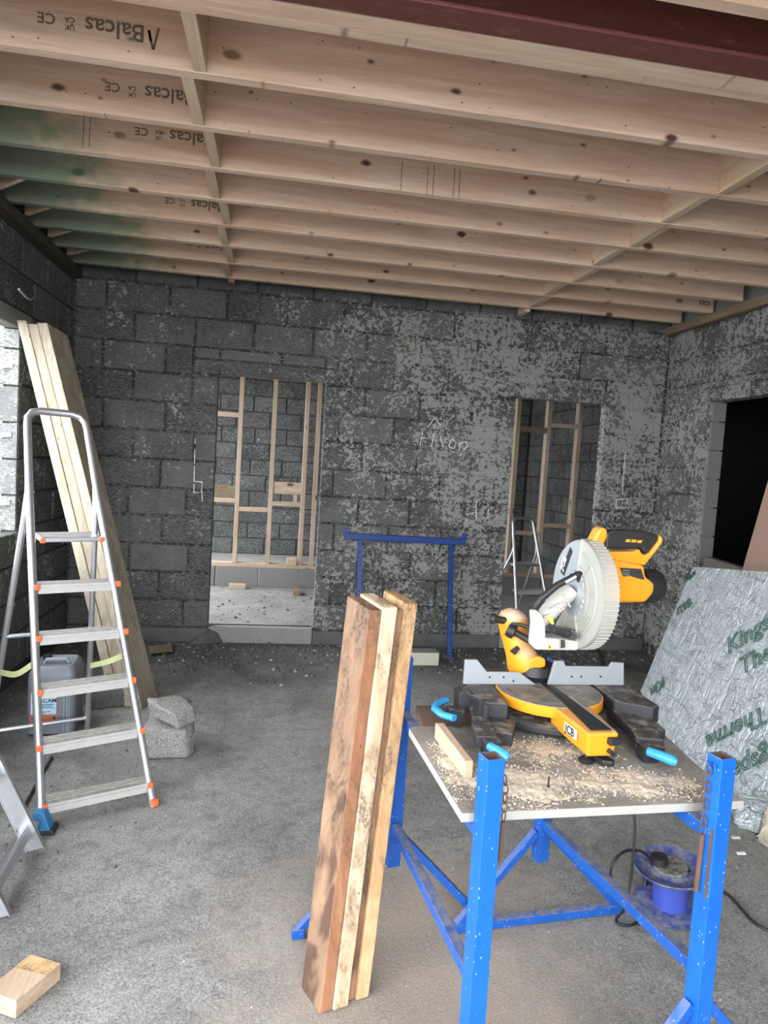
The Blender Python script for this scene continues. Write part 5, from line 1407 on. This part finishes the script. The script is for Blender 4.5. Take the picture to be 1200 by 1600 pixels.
# printing
eu = (fp(0.5, 0.5) - fp(0.3, 0.5)).normalized(); ev = nrm.cross(eu); ev = (ev if ev.z > 0 else -ev).normalized()
xr = eu if eu.cross(ev).dot(nrm) > 0 else -eu
def fprint(body, u_, v_, size, ang, mt='foil_green', o=0.0024):
    c_, s_ = math.cos(ang), math.sin(ang)
    x_ = xr * c_ + ev * s_; y_ = ev * c_ - xr * s_
    text('print', body, size, mt, t, fp(u_, v_) + nrm * 0.009, x_, y_, outline=o)
fprint('Kingspan', 0.4172, 0.5437, 0.150, 0.717)
fprint('Therma', 0.5150, 0.4752, 0.150, 0.689)
fprint('Therma', 0.6642, 0.4026, 0.140, -2.426)
fprint('Kingspan', 0.8133, 0.3726, 0.140, -2.400)
fprint('ma', 0.0384, 0.6551, 0.130, 0.709)
fprint('an', 0.0172, 0.8993, 0.080, 0.772)
fprint('Kin', 0.1205, 0.2752, 0.110, -2.216)

# end of the stack: torn foil-wrapped end and beige foam
m = MB(); rng = random.Random(5); n_ = 9; vs = []
o = rough_block('insulation_offcut', 'foil', 'crumpled silver foil wrapped offcut lying at the foot of the foil board', [(2.06, 2.60, 0.0), (2.17, 2.53, 0), (2.26, 2.66, 0), (2.13, 2.74, 0.0), (2.04, 2.60, 0.10), (2.17, 2.54, 0.12), (2.25, 2.66, 0.11), (2.12, 2.74, 0.1)], 'insulation', 6, 0.012)
o = rough_block('foam_slab', 'beige_foam', 'torn beige foam slab standing by the right edge at the foot of the foil board', [(2.075, 2.50, 0.0), (2.15, 2.22, 0), (2.40, 2.26, 0), (2.36, 2.56, 0.0), (2.10, 2.49, 0.155), (2.19, 2.24, 0.17), (2.38, 2.28, 0.17), (2.34, 2.56, 0.15)], 'insulation', 7, 0.014)
# boards propped in the doorway
m = MB(); m.hexa([(3.0, 3.55, 0.0), (3.0, 4.227, 0.0), (3.025, 4.227, 0.0), (3.025, 3.55, 0.0), (3.0, 3.2, 1.75), (3.0, 3.773, 1.75), (3.025, 3.773, 1.75), (3.025, 3.2, 1.75)])
o = m.build('leaning_board', 'pink_board', bevel=0.002)
tag(o, 'plain pinkish brown board propped in the right-hand doorway behind the foil board', 'board')
m = MB(); m.hexa([(3.06, 4.24, 0.0), (3.06, 4.60, 0.0), (3.10, 4.60, 0), (3.10, 4.24, 0), (3.12, 4.05, 0.945), (3.12, 4.56, 0.965), (3.18, 4.56, 0.965), (3.18, 4.05, 0.945)])
tag(m.build('leaning_sheet', 'grey_timber', bevel=0.004), 'grey brown sheet standing in the right-hand doorway, its top just above the foil board', 'sheet')

# ------------------------------------------------------------------ loose bits on the floors
for x_, y_, mt, lab in ((1.941, 2.416, 'label_white', 'small white chip lying on the floor right of the right trestle'), (1.50, 1.995, 'label_white', 'small white chip on the floor in front of the cable reel'), (2.0, 2.53, 'cream_foam', 'sliver of cream foam on the floor by the foil board')):
    m = MB(); m.hexa([(x_ - 0.02, y_ - 0.008, 0.0), (x_ + 0.02, y_ - 0.012, 0), (x_ + 0.024, y_ + 0.008, 0), (x_ - 0.012, y_ + 0.014, 0), (x_ - 0.016, y_ - 0.006, 0.006), (x_ + 0.018, y_ - 0.008, 0.009), (x_ + 0.02, y_ + 0.006, 0.008), (x_ - 0.01, y_ + 0.01, 0.005)])
    tag(m.build('chip', mt, bevel=0.002), lab, 'chip')
m = MB(); m.lathe([(0, 0.0), (0.010, 0.0), (0.014, 0.008), (0.010, 0.018), (0, 0.02)], (0.625, 1.80, 0), n=12); tag(m.build('bolt', 'label_white', smooth=True), 'small pale plug lying in the floor sawdust behind the left trestle upright', 'plug')

def scatter(name, mat, lab, n_, fn, smin, smax, seed):
    m = MB(); rng = random.Random(seed); c_ = 0
    while c_ < n_:
        p = fn(rng)
        if p is None: continue
        x_, y_, z_ = p; s_ = smin + (smax - smin) * rng.random() ** 3
        vs = []
        for q_ in range(5):
            a_ = q_ * 1.2566 + rng.uniform(-0.4, 0.4); r_ = s_ * rng.uniform(0.6, 1.1)
            vs.append((x_ + math.cos(a_) * r_, y_ + math.sin(a_) * r_, z_ - 0.003))
        vs.append((x_ + rng.uniform(-0.3, 0.3) * s_, y_ + rng.uniform(-0.3, 0.3) * s_, z_ + s_ * rng.uniform(0.35, 0.8)))
        m.add(vs, [(0, 1, 5), (1, 2, 5), (2, 3, 5), (3, 4, 5), (4, 0, 5)])
        c_ += 1
    return tag(stuff(m.build(name, mat)), lab, 'rubble')
def f_edge(r):
    x_ = r.uniform(XL + 0.03, 3.1); y_ = r.uniform(4.1, 5.44)
    return (x_, y_, 0) if r.random() < ((y_ - 4.0) / 1.45) ** 2.2 else None
def f_left(r):
    x_ = XL + abs(r.gauss(0, 0.42)) + 0.02; y_ = r.uniform(2.3, 5.3)
    return (x_, y_, 0) if x_ < 0.4 else None
def f_open(r): return (r.uniform(-1.2, 2.2), r.uniform(1.2, 4.4), 0)
def f_back(r):
    x_ = r.uniform(-0.8, 0.9); y_ = r.uniform(5.6, 7.1)
    return (x_, y_, SILL) if r.random() < 0.9 - 0.5 * abs(y_ - 6.0) else None
scatter('rubble', 'dark_rubble', 'dark rubble and dirt along the foot of the far wall', 1500, f_edge, 0.004, 0.034, 1)
scatter('rubble', 'pale_rubble', 'pale grit along the foot of the far wall', 420, f_edge, 0.003, 0.022, 2)
scatter('rubble', 'dark_rubble', 'dark crumbs of dirt along the left wall under the step ladder', 800, f_left, 0.002, 0.013, 3)
scatter('rubble', 'pale_rubble', 'pale grit strewn over the open floor', 900, f_open, 0.002, 0.007, 4)
scatter('rubble', 'dark_rubble', 'dark crumbs strewn over the open floor', 500, f_open, 0.0015, 0.0045, 6)
scatter('rubble', 'dark_rubble', 'dark crumbs on the pale floor of the far room', 240, f_back, 0.006, 0.030, 5)
